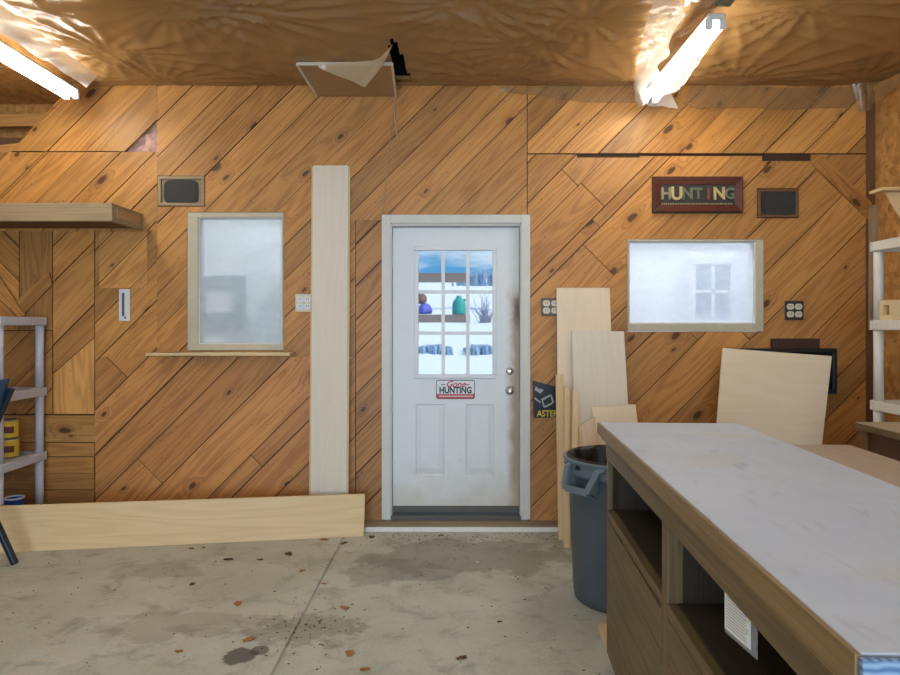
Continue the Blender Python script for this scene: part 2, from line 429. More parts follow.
        if solid:
            md = o.modifiers.new('solid', 'SOLIDIFY'); md.thickness = solid; md.offset = 0
        if bevel:
            md = o.modifiers.new('bevel', 'BEVEL'); md.width = bevel; md.segments = 2; md.limit_method = 'ANGLE'; md.angle_limit = math.radians(40)
        if sub:
            md = o.modifiers.new('sub', 'SUBSURF'); md.levels = sub; md.render_levels = sub
        return o

def thing(name, label, cat, loc=(0, 0, 0), group=None, rot=0):
    o = bpy.data.objects.new(name, None); col.objects.link(o); o.location = loc; o.rotation_euler[2] = rot
    o['_org'] = Vector(loc); return tag(o, label, cat, group)
def tag(o, label, cat, group=None, kind=None):
    if label: o['label'] = label
    if cat: o['category'] = cat
    if group: o['group'] = group
    if kind: o['kind'] = kind
    return o
def struct(o, label=None):
    o['kind'] = 'structure'
    if label: o['label'] = label
    return o
def dup(root, loc, label=None, rot=None):
    r = root.copy(); col.objects.link(r); r.location = loc
    if rot is not None: r.rotation_euler[2] = rot
    if label: r['label'] = label
    for ch in list(root.children):
        c = ch.copy(); col.objects.link(c); c.parent = r
        for g in ch.children:
            d = g.copy(); col.objects.link(d); d.parent = c
    return r
def text(name, s, size, center, mat, parent, depth=.002, bold=0, shear=0, sx=1.0, org=None):
    """raised lettering facing -Y, centred at a world point"""
    cu = bpy.data.curves.new(name, 'FONT'); cu.body = s; cu.size = size; cu.align_x = 'CENTER'; cu.align_y = 'CENTER'
    cu.extrude = depth / 2; cu.offset = bold; cu.shear = shear; cu.resolution_u = 3
    t = bpy.data.objects.new(name, cu); col.objects.link(t)
    dg = bpy.context.evaluated_depsgraph_get(); me = bpy.data.meshes.new_from_object(t.evaluated_get(dg))
    bpy.data.objects.remove(t); bpy.data.curves.remove(cu)
    c = Vector(center) - Vector(parent['_org'])
    for v in me.vertices:
        x, y, z = v.co; v.co = c + Vector((x * sx, -z, y))
    me.materials.clear(); me.materials.append(mat); me.name = name
    o = bpy.data.objects.new(name, me); col.objects.link(o); o.parent = parent
    return o

# ------------------------------------------------------------------ board wall
def clip(poly, nx, ny, c):
    """keep the part with nx*x+ny*y >= c"""
    out = []
    for i in range(len(poly)):
        a, b = poly[i], poly[(i + 1) % len(poly)]
        da = nx * a[0] + ny * a[1] - c; db = nx * b[0] + ny * b[1] - c
        if da >= 0: out.append(a)
        if (da >= 0) != (db >= 0):
            t = da / (da - db); out.append((a[0] + (b[0] - a[0]) * t, a[1] + (b[1] - a[1]) * t))
    return out
def area(p): return abs(sum(p[i][0] * p[(i + 1) % len(p)][1] - p[(i + 1) % len(p)][0] * p[i][1] for i in range(len(p)))) / 2 if len(p) > 2 else 0
def subtract(poly, r):
    x0, x1, y0, y1 = r; out = []
    rest = poly
    for nx, ny, c in ((-1, 0, -x0), (1, 0, x1), (0, -1, -y0), (0, 1, y1)):
        a = clip(rest, nx, ny, c)
        if area(a) > .5: out.append(a)
        rest = clip(rest, -nx, -ny, -c)
        if area(rest) < .5: break
    return out
W = MB()
def board(poly, d, tint, jit=0, holes=(), thick=.019, proud=0):
    ux, uy = {'/': (.7071, -.7071), '\\': (.7071, .7071), 'h': (1, 0), 'v': (0, 1)}[d]
    vx, vy = -uy, ux
    ou, ov = R.uniform(0, 60), R.uniform(0, 60)
    y = WY + jit - proud
    pieces = [poly]
    for h in holes:
        nxt = []
        for p in pieces: nxt += subtract(p, h)
        pieces = nxt
    for p in pieces:
        if area(p) < 3: continue
        s = sum(p[i][0] * p[(i + 1) % len(p)][1] - p[(i + 1) % len(p)][0] * p[i][1] for i in range(len(p)))
        if s > 0: p = p[::-1]           # pixel y is down: make it counter-clockwise seen from -Y
        f = [Vector((wx(a), y, wz(b))) for a, b in p]
        uv = [((a * ux + b * uy) / KW + ou, (a * vx + b * vy) / KW + ov) for a, b in p]
        W.face(f, uv, tint)
        off = Vector((0, thick + proud, 0))
        for i in range(len(f)):
            j = (i + 1) % len(f)
            W.face([f[j], f[i], f[i] + off, f[j] + off], [uv[j], uv[i], uv[i], uv[j]], tuple(c * .8 for c in tint))
def shade(base, amt=.13):
    a = 1 + R.uniform(-amt, amt); w = R.uniform(-.05, .05)
    return (base[0] * a * (1 + w * .5), base[1] * a, base[2] * a * (1 - w))
def region(poly, d, seams, base=(1, 1, 1), gap=1.0, holes=(), joint=.0, amt=.22):
    nx, ny = {'/': (1, 1), '\\': (1, -1), 'h': (0, 1), 'v': (1, 0)}[d]
    q = 1.414 if d in '/\\' else 1
    vals = [nx * x + ny * y for x, y in poly]
    ss = [min(vals) - 5] + [c for c in seams if min(vals) < c < max(vals)] + [max(vals) + 5]
    for a, b in zip(ss, ss[1:]):
        g = gap * R.uniform(.25, .8) * q
        p = clip(clip(poly, nx, ny, a + g), -nx, -ny, -(b - g))
        if area(p) < 6: continue
        parts = [p]
        if R.random() < joint:
            mx, my = -ny, nx; vv = [mx * x + my * y for x, y in p]; lo, hi = min(vv), max(vv)
            if hi - lo > 90:
                c = lo + (hi - lo) * R.uniform(.3, .7); parts = [clip(p, mx, my, c + .5), clip(p, -mx, -my, -(c - .5))]
        for pp in parts: board(pp, d, shade(base, amt), R.uniform(0, .005), holes)

WIN1 = (187, 284, 212, 351); WIN2 = (627, 764, 239, 332); DOOR = (384, 529, 217, 545)
VENT1 = (157.5, 205, 175.5, 206.5); VENT2 = (757, 799, 188, 218)
H = (WIN1, WIN2, DOOR, VENT1, VENT2)
yel = (1.02, 1.0, .92); red = (1.10, 1.0, 1.02); lt = (1.12, 1.12, 1.10); wm = (1.0, .97, .92)
region([(77, 80), (157, 80), (157, 119), (125, 151), (10, 151)], '/', [161, 198.5, 236.5, 276], yel, .9)
region([(-133, 152), (157, 152), (157, 231), (-133, 231)], '/', [c for c in range(-20, 201, 36)] + [200, 237, 273, 307, 341, 378], yel, .8, H)
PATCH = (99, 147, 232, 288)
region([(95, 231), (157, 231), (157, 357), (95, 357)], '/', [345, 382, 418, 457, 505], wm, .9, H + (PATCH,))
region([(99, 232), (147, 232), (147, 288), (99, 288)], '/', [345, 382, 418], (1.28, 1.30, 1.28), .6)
region([(95, 357), (310, 357), (310, 545), (95, 545)], '/', [457, 505, 550, 596, 646, 706, 729, 772, 815], red, 1.0, H, .3, .2)
S5 = [243, 278, 314, 345, 380.5, 416, 451.5, 488, 530, 564.5, 602, 632, 669, 711, 752, 792, 833, 874]
region([(157, 80), (527, 80), (527, 357), (157, 357)], '/', S5, wm, .8, H + ((355.2, 527, 220, 357),), 0, .15)
region([(310, 357), (355, 357), (355, 545), (310, 545)], '/', S5, red, .8, H)
region([(355.8, 220), (386, 220), (386, 545), (355.8, 545)], '/', [600, 642, 676, 710, 750, 791, 830, 870], (.93, .88, .85), 1.0, (), 0, .16)
region([(527.8, 80), (869, 80), (869, 153), (527.8, 153)], '/', [632, 669, 711, 752, 792, 833.5, 874.5, 917, 957.5, 1000], yel, .8, H)
HG = H + ((577, 640, 150, 157.5), (640, 762, 150, 156), (762, 811, 150, 161))
region([(527.8, 154.4), (866, 154.4), (866, 545), (527.8, 545)], '/', [690, 731, 764, 811, 828, 889, 932, 986, 1038, 1090, 1149, 1215, 1245, 1290, 1340], (.99, .95, .91), 1.0, HG, .25, .2)
board([(811, 164), (822, 156), (871, 203), (871, 223)], '\\', (.85, .78, .70), 0, (), .019, .012)
# patchwork of offcuts behind the left shelving
region([(-133, 231), (18.5, 231), (18.5, 330), (-133, 330)], '\\', [-420, -380, -340, -300, -262, -228], (.98, .95, .9), 1.0)
region([(19.5, 231), (52, 231), (52, 330), (19.5, 330)], 'v', [], (.95, .93, .9), 1)
board([(8, 309), (50, 272), (53, 285), (25, 314)], '/', (.86, .85, .8), 0, (), .019, .014)
board([(-10, 275), (-3, 271), (27, 315), (20, 318)], '\\', (1.15, 1.15, 1.05), 0, (), .019, .024)
region([(53, 231), (94, 231), (94, 337), (53, 373)], '/', [299, 335.5, 398], (1.0, .96, .92), 1.0)
region([(53, 374), (94, 338), (94, 414), (53, 414)], 'v', [], (1.14, 1.14, 1.14), 1)
region([(-133, 331), (52, 331), (52, 414), (-133, 414)], '/', [240, 280, 320, 362, 400, 440], (.82, .78, .76), 1)
region([(-133, 415.5), (97, 415.5), (97, 442), (-133, 442)], 'h', [], (.98, 1.0, 1.02), 1)
region([(-133, 443), (94, 443), (94, 545), (-133, 545)], 'h', [457, 473, 490, 511], (.82, .80, .80), .7)
# sheathing behind the boards, cut round the openings
for p0 in ([(77, 66), (875, 66), (875, 545), (77, 545)], [(-135, 151.5), (77, 151.5), (77, 545), (-135, 545)], [(10, 151.5), (77, 84), (77, 151.5)]):
    pcs = [p0]
    for h in (WIN1, WIN2, DOOR):
        nx_ = []
        for p in pcs: nx_ += subtract(p, h)
        pcs = nx_
    if p0[0][0] == 77:
        nx_ = []
        for p in pcs: nx_ += subtract(p, (124, 157, 118, 151.5)) if True else []
        pcs = nx_
    for p in pcs:
        s_ = sum(p[i][0] * p[(i + 1) % len(p)][1] - p[(i + 1) % len(p)][0] * p[i][1] for i in range(len(p)))
        if s_ > 0: p = p[::-1]
        n = len(p); base = len(W.v)
        a = [Vector((wx(x), WY + .0195, wz(y))) for x, y in p]
        i0 = len(W.f); W.prism(a, (0, .09, 0), 1)
wall = W.build('wall_back', [M['pine'], M['backing']], origin=(0, WY, 0))
struct(wall, 'wall of diagonal knotty pine boards')

# pink insulation in the gap near the top left
mb = MB(); g = 10; vs = []; fs = []
for j in range(g + 1):
    for i in range(g + 1):
        px = 122 + 38 * i / g; py = 116 + 38 * j / g
        vs.append((wx(px), WY + .075 - .065 * R.random() ** 1.5 * (0 < i < g) * (0 < j < g), wz(py)))
for j in range(g):
    for i in range(g): fs.append((j * (g + 1) + i, (j + 1) * (g + 1) + i, (j + 1) * (g + 1) + i + 1, j * (g + 1) + i + 1))
mb.shared(vs, fs); mb.prism([(wx(122), WY + .065, wz(154)), (wx(160), WY + .065, wz(154)), (wx(160), WY + .065, wz(116)), (wx(122), WY + .065, wz(116))], (0, .03, 0))
tag(mb.build('insulation_batt', M['pink']), 'pink fluffy insulation showing in the triangular gap of the top left boards', 'insulation')

# ------------------------------------------------------------------ room shell
ZC = 3.12; XL = -4.3; XR = 3.0; YB = -4.2
mb = MB(); JX = -.75
for x0, x1 in ((XL - .1, JX - .005), (JX + .005, XR + .1)):
    mb.box(x0, x1, YB - .1, WY + .2, -.12, 0)
mb.box(XL - .1, XR + .1, YB - .1, WY + .2, -.2, -.012)
struct(mb.build('floor', M['concrete'], origin=(0, 0, 0), bevel=.006), 'stained concrete slab with a joint')
mb = MB(); mb.box(XR, XR + .1, YB, WY + .55, 0, 3.3)
struct(mb.build('wall_right', M['osb']), 'strand board side wall')
mb = MB(); mb.box(XL - .1, XL, YB, WY + .55, 0, 3.3)
struct(mb.build('wall_left', M['osb']), 'strand board side wall')
mb = MB(); mb.box(XL, -2.6, YB - .1, YB, 0, 3.3); mb.box(1.6, XR, YB - .1, YB, 0, 3.3); mb.box(-2.6, 1.6, YB - .1, YB, 2.5, 3.3)
struct(mb.build('wall_front', M['wall_paint_dark']), 'garage front wall with the open doorway')
# ceiling boards with the small hole beside the hatch
HX0, HX1, HY0, HY1 = -.445, -.27, 3.92, 4.80
mb = MB()
for x0, x1, y0, y1 in ((XL, HX0, YB, WY + .55), (HX1, XR, YB, WY + .55), (HX0, HX1, YB, HY0), (HX0, HX1, HY1, WY + .55)):
    mb.box(x0, x1, y0, y1, 3.165, 3.19)
struct(mb.build('ceiling', M['osb']), 'ceiling boards above the sheeting')
mb = MB(); mb.box(HX0 - .02, HX1 + .02, HY0 - .02, HY1 + .02, 3.6, 3.62)
for a in ((HX0 - .02, HX0, HY0, HY1), (HX1, HX1 + .02, HY0, HY1), (HX0, HX1, HY0 - .02, HY0), (HX0, HX1, HY1, HY1 + .02)): mb.box(*a, 3.19, 3.6)
struct(mb.build('trim_1', M['void']), 'attic space above the slit, its shade painted near black')
# recess in the wall top at the far left
mb = MB(); mb.box(XL, -2.0, 5.35, 5.38, 1.9, 3.3)
struct(mb.build('trim_2', M['osb']), 'strand board at the back of the open wall recess')
mb = MB(); mb.box(XL, -2.0, 4.967, 5.35, 2.60, 2.645)
struct(mb.build('trim_3', M['frame_beam']), 'wooden plate at the foot of the open wall recess')
for k, (a, b, w) in enumerate((((-4.3, 5.2, 2.99), (-2.2, 5.2, 2.99), .09), ((-4.3, 5.1, 2.80), (-2.3, 5.1, 2.80), .06), ((-3.9, 5.05, 2.66), (-2.75, 5.05, 2.80), .07))):
    mb = MB(); mb.bar(a, b, .04, w)
    struct(mb.build('trim_%d' % (4 + k), M['frame_beam'] if k != 1 else M['dark_post']), ('long framing lumber across the upper recess', 'dark framing lumber low in the recess', 'slanting brace in the recess')[k])
# corner post between the plank wall and the right wall
mb = MB(); mb.box(wx(866), XR, WY - .004, WY + .019, 0, 3.10)
struct(mb.build('trim_7', M['dark_post']), 'dark corner stud')
mb = MB(); mb.box(wx(868), wx(874.5), WY - .045, WY - .004, wz(330), wz(206))
struct(mb.build('trim_8', M['grey_wood']), 'short grey cleat on the corner stud')

# ------------------------------------------------------------------ ceiling plastic sheeting
staples = [P(635, 86, 4.80), P(733, 20, 3.66), P(733, 83, 4.74), P(163, 85, 4.76), P(289, 85, 4.76), P(409, 86, 4.76), P(503, 84, 4.74), P(862, 82, 4.74), P(590, 25, 3.8), P(250, 20, 3.7), P(470, 10, 3.6), P(810, 15, 3.6), P(110, 60, 4.25), P(540, 50, 4.1), P(170, 10, 3.6)]
stp = [(s.x, s.y, R.uniform(0, 6), R.choice((17, 21, 25))) for s in staples]
def sheet_h(x, y):
    h = 0; near = 1
    for sx_, sy_, ph, n in stp:
        dx, dy = x - sx_, y - sy_; r = math.hypot(dx, dy); a = math.atan2(dy, dx)
        near = min(near, r)
        h += .021 * math.exp(-r / .55) * min(1, r / .10) * (1 - abs(math.sin(n * a * .5 + ph + .6 * math.sin(3 * a)))) ** 1.6 * min(1, r / .07)
    sag = .018 * min(1, near / .4)
    h += sag * (.55 + .45 * math.sin(x * 2.3 + y * 1.1) * math.cos(y * 2.7 - x * .7))
    h += .007 * (1 - abs(math.sin(x * 5.2 + y * 3.1 + 1.5 * math.sin(x * 1.7)))) ** 3 + .006 * (1 - abs(math.sin(x * 3.3 - y * 7.0 + 1.6 * math.sin(y * 2 + x)))) ** 3
    return 3.142 - h * min(1, .25 + (WY - y) / .25)
mb = MB()
xs = [-2.62 + i * .0205 for i in range(int((2.995 + 2.62) / .0205) + 1)] + [2.995]
ys = [YB + .02 + i * .25 for i in range(26)]; ys = [y for y in ys if y < 3.1] + [3.1 + i * .0215 for i in range(82)]
ys = [y for y in ys if y < WY - .01] + [WY - .008]
def gapfn(x, y):   # the slit beside the hatch
    if not (4.0 < y < 4.80): return False
    t = (y - 4.0) / .8; c = -.375 + .015 * t; w = .012 + .038 * min(1, t * 2.0)
    return abs(x - c) < w
vs = []; fs = []; nx_ = len(xs)
for y in ys:
    for x in xs: vs.append((x, y, sheet_h(x, y)))
for j in range(len(ys) - 1):
    for i in range(nx_ - 1):
        if gapfn((xs[i] + xs[i + 1]) / 2, (ys[j] + ys[j + 1]) / 2): continue
        fs.append((j * nx_ + i, j * nx_ + i + 1, (j + 1) * nx_ + i + 1, (j + 1) * nx_ + i))
mb.shared(vs, fs)
sheet = mb.build('plastic_sheeting', M['sheet'], origin=(0, WY, 3.1))
tag(sheet, 'crinkled amber plastic sheeting stapled across the ceiling', 'plastic sheeting'); sheet['_org'] = Vector((0, WY, 3.1))
def drape(name, top, bot, mat, nu=28, nv=8, amp=.012, seed=0, fr=5):
    """a hanging piece of film between two polylines of 3-D points"""
    def at(pl, t):
        t *= len(pl) - 1; i = min(int(t), len(pl) - 2); return Vector(pl[i]).lerp(Vector(pl[i + 1]), t - i)
    vs = []; fs = []
    for j in range(nv + 1):
        for i in range(nu + 1):
            t = i / nu; u = j / nv; p = at(top, t).lerp(at(bot, t), u)
            w = amp * u * (abs(math.sin(fr * t * 3.1 + seed + u)) + .6 * math.sin(11 * t * fr * .5 + 2 * u + seed))
            vs.append(p + Vector((w * .4, -abs(w), -w * .5)))
    for j in range(nv):
        for i in range(nu): fs.append((j * (nu + 1) + i, (j + 1) * (nu + 1) + i, (j + 1) * (nu + 1) + i + 1, j * (nu + 1) + i + 1))
    m_ = MB(); m_.shared(vs, fs); return m_.build(name, mat, sheet)
def Wp(px, py, d=.012): return P(px, py, WY - d)
drape('valance', [Wp(690, 87, .02), Wp(733, 84, .02), Wp(800, 88, .02), Wp(858, 86, .02)], [Wp(682, 104), Wp(700, 109), Wp(735, 107), Wp(780, 109), Wp(845, 108), Wp(860, 100)], M['flap_amber'], 40, 6, .010, 1)
drape('valance', [Wp(500, 87, .02), Wp(560, 86, .02), Wp(634, 85, .02)], [Wp(500, 92), Wp(545, 96), Wp(580, 102), Wp(636, 103)], M['flap_amber'], 30, 5, .008, 2)
drape('corner_fold', [Wp(852, 84, .05), Wp(862, 82, .07), Wp(872, 84, .05)], [Wp(858, 111), Wp(863, 111, .03), Wp(868, 110)], M['flap_amber'], 12, 8, .012, 3)
drape('corner_fold', [P(866, 84, 4.7), P(885, 80, 4.6), P(905, 70, 4.4)], [P(868, 106, 4.82), P(880, 98, 4.72), P(905, 80, 4.45)], M['flap_amber'], 16, 6, .01, 4)

# ------------------------------------------------------------------ fluorescent lamps
def lamp(name, label, x, y0, y1, z, mat):
    t = thing(name, label, 'ceiling light', (x, (y0 + y1) / 2, z), 'fluorescent shop lights')
    mb = MB(); prof = [(-.050, .03), (-.03, .012), (.03, .012), (.050, .03), (.042, .045), (-.042, .045)]
    mb.prism([(x + a, y0, z + b) for a, b in prof], (0, y1 - y0, 0)); mb.build('housing', M['fixture'], t, bevel=.003)
    for s in (-1, 1):
        mb = MB(); mb.cyl((x + s * .034, y0 + .03, z - .012), (x + s * .034, y1 - .03, z - .012), .0165, 14)
        mb.build('tube', mat, t)
        for yy in (y0 + .012, y1 - .012):
            mb = MB(); mb.box(x + s * .034 - .016, x + s * .034 + .016, yy - .012, yy + .012, z - .032, z + .02); mb.build('lamp_holder', M['white'], t, bevel=.003)
    return t
LX = wx(655) * 1.0 - .02
lz = 2.99
lampR = lamp('fluorescent_light', 'fluorescent strip light wrapped in torn clear plastic near the framed letter sign', 1.345, 3.50, 4.70, lz, M['tube'])
lampL = lamp('fluorescent_light', 'fluorescent strip light beside the open wall recess over the long wooden shelf', -2.60, 3.35, 4.62, lz, M['tube'])
for k, (x, y0) in enumerate(((-.6, 1.75), (-2.6, .1), (-.6, -1.2), (1.345, .9), (1.345, -1.9), (-2.6, -2.6))):  # added lamps out of view, put in to brighten floor and bench top
    lamp('fluorescent_light', ('added unseen fluorescent strip light on the middle of the ceiling, nearest the plank wall', 'added unseen fluorescent strip light along the left side wall, in line with the recess light', 'added unseen fluorescent strip light on the middle of the ceiling, nearest the garage doorway', 'added unseen fluorescent strip light on the ceiling straight above the workbench', 'added unseen fluorescent strip light at the right side near the garage doorway', 'added unseen fluorescent strip light at the left side near the garage doorway')[k], x, y0, y0 + 1.24, lz, M['tube_added'])
# greenish conduit carrying the right lamp on towards the room
mb = MB(); mb.box(1.33, 1.40, 2.2, 3.46, 3.05, 3.085)
tag(mb.build('conduit', flat('conduit_green', (.13, .14, .10), .6)), 'grey green raceway running on from the end of the torn plastic light', 'conduit')
# torn film hanging round the right lamp and beside the left one
drape('torn_flap', [(1.02, 3.45, 3.11), (1.08, 3.9, 3.11), (1.16, 4.3, 3.11), (1.25, 4.78, 3.10)], [(1.14, 3.42, 3.04), (1.20, 3.9, 2.99), (1.25, 4.3, 3.0), (1.29, 4.80, 2.96)], M['flap'], 40, 10, .035, 5, 4)
drape('torn_flap', [(1.46, 3.7, 3.11), (1.48, 4.1, 3.11), (1.49, 4.5, 3.11), (1.50, 4.7, 3.11)], [(1.43, 3.66, 3.05), (1.47, 4.1, 3.0), (1.45, 4.5, 2.98), (1.40, 4.74, 3.0)], M['flap_thin'], 40, 10, .018, 6, 2)
drape('torn_flap', [Wp(634, 86, .03), Wp(648, 84, .06), Wp(668, 86, .03)], [Wp(634, 101), Wp(650, 106, .02), Wp(676, 108)], M['flap'], 18, 6, .015, 7, 2)
drape('torn_flap', [(-2.38, 3.4, 3.11), (-2.38, 3.9, 3.11), (-2.39, 4.3, 3.11), (-2.42, 4.60, 3.11)], [(-2.52, 3.38, 3.06), (-2.47, 3.9, 3.02), (-2.50, 4.3, 3.05), (-2.49, 4.60, 3.04)], M['flap'], 40, 10, .035, 8, 4)

# ------------------------------------------------------------------ ceiling hatch
t = thing('ceiling_hatch', 'loose brown ceiling hatch panel with pale edges and a torn plastic corner', 'hatch', (-.71, 4.6, 3.0))
h0, h1, h2, h3 = P(297, 64, 4.37), P(392, 64, 4.37), P(396, 96, WY - .02), P(317, 96, WY - .02)
mb = MB(); mb.prism([h0, h1, h2, h3], (0, .004, .016)); mb.build('hatch_panel', M['cardboard'], t)
for nm, a, b in (('edge_strip', h0, h3), ('edge_strip', h1, h2), ('edge_strip', h0, h1)):
    mb = MB(); mb.bar(a, b, .016, .022); mb.build(nm, M['white_edge'], t, bevel=.003)
m_ = MB(); A, B, C, D = P(318, 65, 4.34), P(392, 62, 4.33), P(393, 44, 4.05), P(364, 90, 4.45)
n = 12; vs = []; fs = []
for j in range(n + 1):
    for i in range(n + 1):
        u, v = i / n, j / n
        top = A.lerp(C, u) if False else (A.lerp(P(378, 60, 4.3), u / .8) if u < .8 else P(378, 60, 4.3).lerp(C, (u - .8) / .2))
        bt = A.lerp(D, u / .65) if u < .65 else D.lerp(P(384, 62, 4.30), (u - .65) / .35)
        p = top.lerp(bt, v); vs.append(p + Vector((0, -.01 * v * abs(math.sin(9 * u)), -.014 * v * math.sin(7 * u + v))))
for j in range(n):
    for i in range(n): fs.append((j * (n + 1) + i, (j + 1) * (n + 1) + i, (j + 1) * (n + 1) + i + 1, j * (n + 1) + i + 1))
m_.shared(vs, fs); m_.build('torn_film', M['hatch_film'], t)
mb = MB(); mb.tube([P(396.5, 90, 4.83), P(394, 100, 4.835), P(395, 118, 4.84), P(398, 142, 4.842)], .0055, 6)
tag(mb.build('pull_cord', M['cord']), 'short frayed cord dangling from the ceiling hatch corner', 'cord')
mb = MB(); mb.tube([P(397, 90, 4.842), P(393, 110, 4.846), P(389, 150, 4.848), P(385, 190, 4.848), P(383, 214, 4.846)], .003, 5)
tag(mb.build('wire', M['cord']), 'thin wire running down the boards to the top of the door frame', 'wire')

# ------------------------------------------------------------------ windows
def ring(mb, x0, x1, z0, z1, w, y0, y1, wb=None, wl=None, wr=None, wt=None):
    wb = w if wb is None else wb; wl = w if wl is None else wl; wr = w if wr is None else wr; wt = w if wt is None else wt
    mb.box(x0, x1, y0, y1, z0, z0 + wb); mb.box(x0, x1, y0, y1, z1 - wt, z1)
    mb.box(x0, x0 + wl, y0, y1, z0 + wb, z1 - wt); mb.box(x1 - wr, x1, y0, y1, z0 + wb, z1 - wt)
def window(n, rect, lip, pane, wl, wr, wt, wb, label):
    x0, x1, z1, z0 = wx(rect[0]), wx(rect[1]), wz(rect[2]), wz(rect[3])
    t = thing('window_%d' % n, label, 'window', ((x0 + x1) / 2, WY, z0)); t['kind'] = 'structure'
    mb = MB(); ring(mb, x0 + .003, x1 - .003, z0 + .003, z1 - .003, .02, WY - .002, WY + .108, wb, wl, wr, wt); mb.build('frame', M['winframe'], t, bevel=.003)
    a = .012
    mb = MB(); ring(mb, x0 + wl, x1 - wr, z0 + wb, z1 - wt, a, WY + .012, WY + .03); mb.build('pane_bead', M['trim'], t, bevel=.002)
    mb = MB(); mb.box(x0 + wl, x1 - wr, WY + .03, WY + .036, z0 + wb, z1 - wt); mb.build('pane', pane, t)
    return t
window(1, WIN1, 0, M['hazy'], .075, .012, .035, .045, 'tall hazy window left of the door with a wooden ledge')
window(2, WIN2, 0, M['hazy_bright'], .012, .055, .014, .055, 'wide hazy window right of the door')
mb = MB()
mb.prism([P(146, 357, 4.60), P(290, 356, 4.60), Wp(293, 350, 0), Wp(147, 352, 0)], (0, 0, -.024))
t = thing('window_ledge', 'narrow wooden ledge with small hooks under the tall hazy window', 'shelf', (wx(218), WY, wz(355)))
mb = MB(); x0, x1 = -2.135, -1.14
mb.box(x0, x1, WY - .165, WY - .001, wz(352) - .020, wz(352)); mb.build('ledge_board', M['stick'], t, bevel=.003)
for px in (203, 208, 213, 222, 226, 232, 239, 246):
    mb = MB(); c = Vector((wx(px), WY - .11, wz(352) - .02))
    mb.tube([c, c + Vector((0, 0, -.02)), c + Vector((.003, -.008, -.033)), c + Vector((.006, -.018, -.03)), c + Vector((.006, -.02, -.02))], .0028, 6); mb.build('hook', M['metal'], t)

# ------------------------------------------------------------------ recessed dark covers and outlets
def cover(rect, face, label, box=M['grey_wood']):
    x0, x1, z1, z0 = wx(rect[0]), wx(rect[1]), wz(rect[2]), wz(rect[3])
    t = thing('wall_vent', label, 'vent', ((x0 + x1) / 2, WY, z0), 'dark covers set in the boards')
    mb = MB(); ring(mb, x0 + .004, x1 - .004, z0 + .004, z1 - .004, .022, WY - .006, WY + .0185); mb.box(x0 + .02, x1 - .02, WY + .012, WY + .0185, z0 + .02, z1 - .02); mb.build('box_frame', box, t, bevel=.003)
    fx0, fx1, fz1, fz0 = wx(face[0]), wx(face[1]), wz(face[2]), wz(face[3])
    def oval(g):
        cx, cz = (fx0 + fx1) / 2, (fz0 + fz1) / 2; a, b = (fx1 - fx0) / 2 - g, (fz1 - fz0) / 2 - g; pts = []
        for k in range(40):
            q = 2 * math.pi * k / 40; c, s = math.cos(q), math.sin(q)
            pts.append((cx + a * math.copysign(abs(c) ** .32, c), WY - .004, cz + b * math.copysign(abs(s) ** .42, s)))
        return pts
    mb = MB(); mb.prism(oval(0), (0, .016, 0)); mb.build('rim', M['black'], t, bevel=.003)
    mb = MB(); mb.prism([(p[0], WY - .008, p[2]) for p in oval(.014)], (0, .01, 0)); mb.build('grille', M['grille'], t)
    return t
cover((157.5, 205, 175.5, 206.5), (164, 198, 180, 203.5), 'dark grey rounded cover set in the boards above the tall hazy window')
cover((757, 799, 188, 218), (762, 797, 190, 217), 'black rounded cover set in the boards beside the framed letter sign', M['dark_post'])
def outlet(px0, px1, py0, py1, plate, face, label):
    x0, x1, z1, z0 = wx(px0), wx(px1), wz(py0), wz(py1)
    t = thing('wall_outlet', label, 'outlet', ((x0 + x1) / 2, WY, z0), 'double outlets on the plank wall')
    mb = MB(); mb.box(x0, x1, WY - .010, WY - .001, z0, z1); mb.build('cover_plate', plate, t, bevel=.003)
    cw = (x1 - x0) / 2
    for i in range(2):
        for j in range(2):
            cx = x0 + cw * (.56 + i * .88); cz = z0 + (z1 - z0) * (.30 + .40 * j)
            mb = MB(); mb.prism([(cx + .026 * math.cos(a * math.pi / 8), WY - .013, cz + max(-.021, min(.021, .027 * math.sin(a * math.pi / 8)))) for a in range(16)], (0, .006, 0))
            r = mb.build('receptacle', face, t)
            mb = MB(); mb.box(cx - .009, cx - .006, WY - .0145, WY - .0125, cz - .004, cz + .010); mb.box(cx + .006, cx + .009, WY - .0145, WY - .0125, cz - .004, cz + .010)
            r['_org'] = t['_org']; mb.build('slot', M['slot'], r)
    return t
outlet(295.5, 312.5, 294, 312, M['cream'], M['white'], 'double outlet between the tall hazy window and the tall white board')
outlet(541, 560, 298, 316, M['bronze'], M['cream'], 'double outlet half hidden by the tallest leaning board near the door')
outlet(784.5, 803, 301, 320, M['slot'], M['cream'], 'dark framed double outlet right of the wide hazy window')

# thermometer
t = thing('thermometer', 'white wall thermometer with a dark scale below the wooden shelf', 'thermometer', (wx(125), WY, wz(321)))
mb = MB(); mb.box(wx(119.5), wx(130.5), WY - .012, WY - .001, wz(321), wz(289)); mb.build('body', M['white'], t, bevel=.004)
mb = MB(); mb.box(wx(122.8), wx(125.2), WY - .014, WY - .011, wz(316), wz(293)); mb.build('scale_strip', M['thermo'], t)
mb = MB(); mb.cyl((wx(126), WY - .015, wz(317.5)), (wx(126), WY - .011, wz(317.5)), .008, 14); mb.build('bulb', flat('bulb_blue', (.10, .18, .36), .3), t)

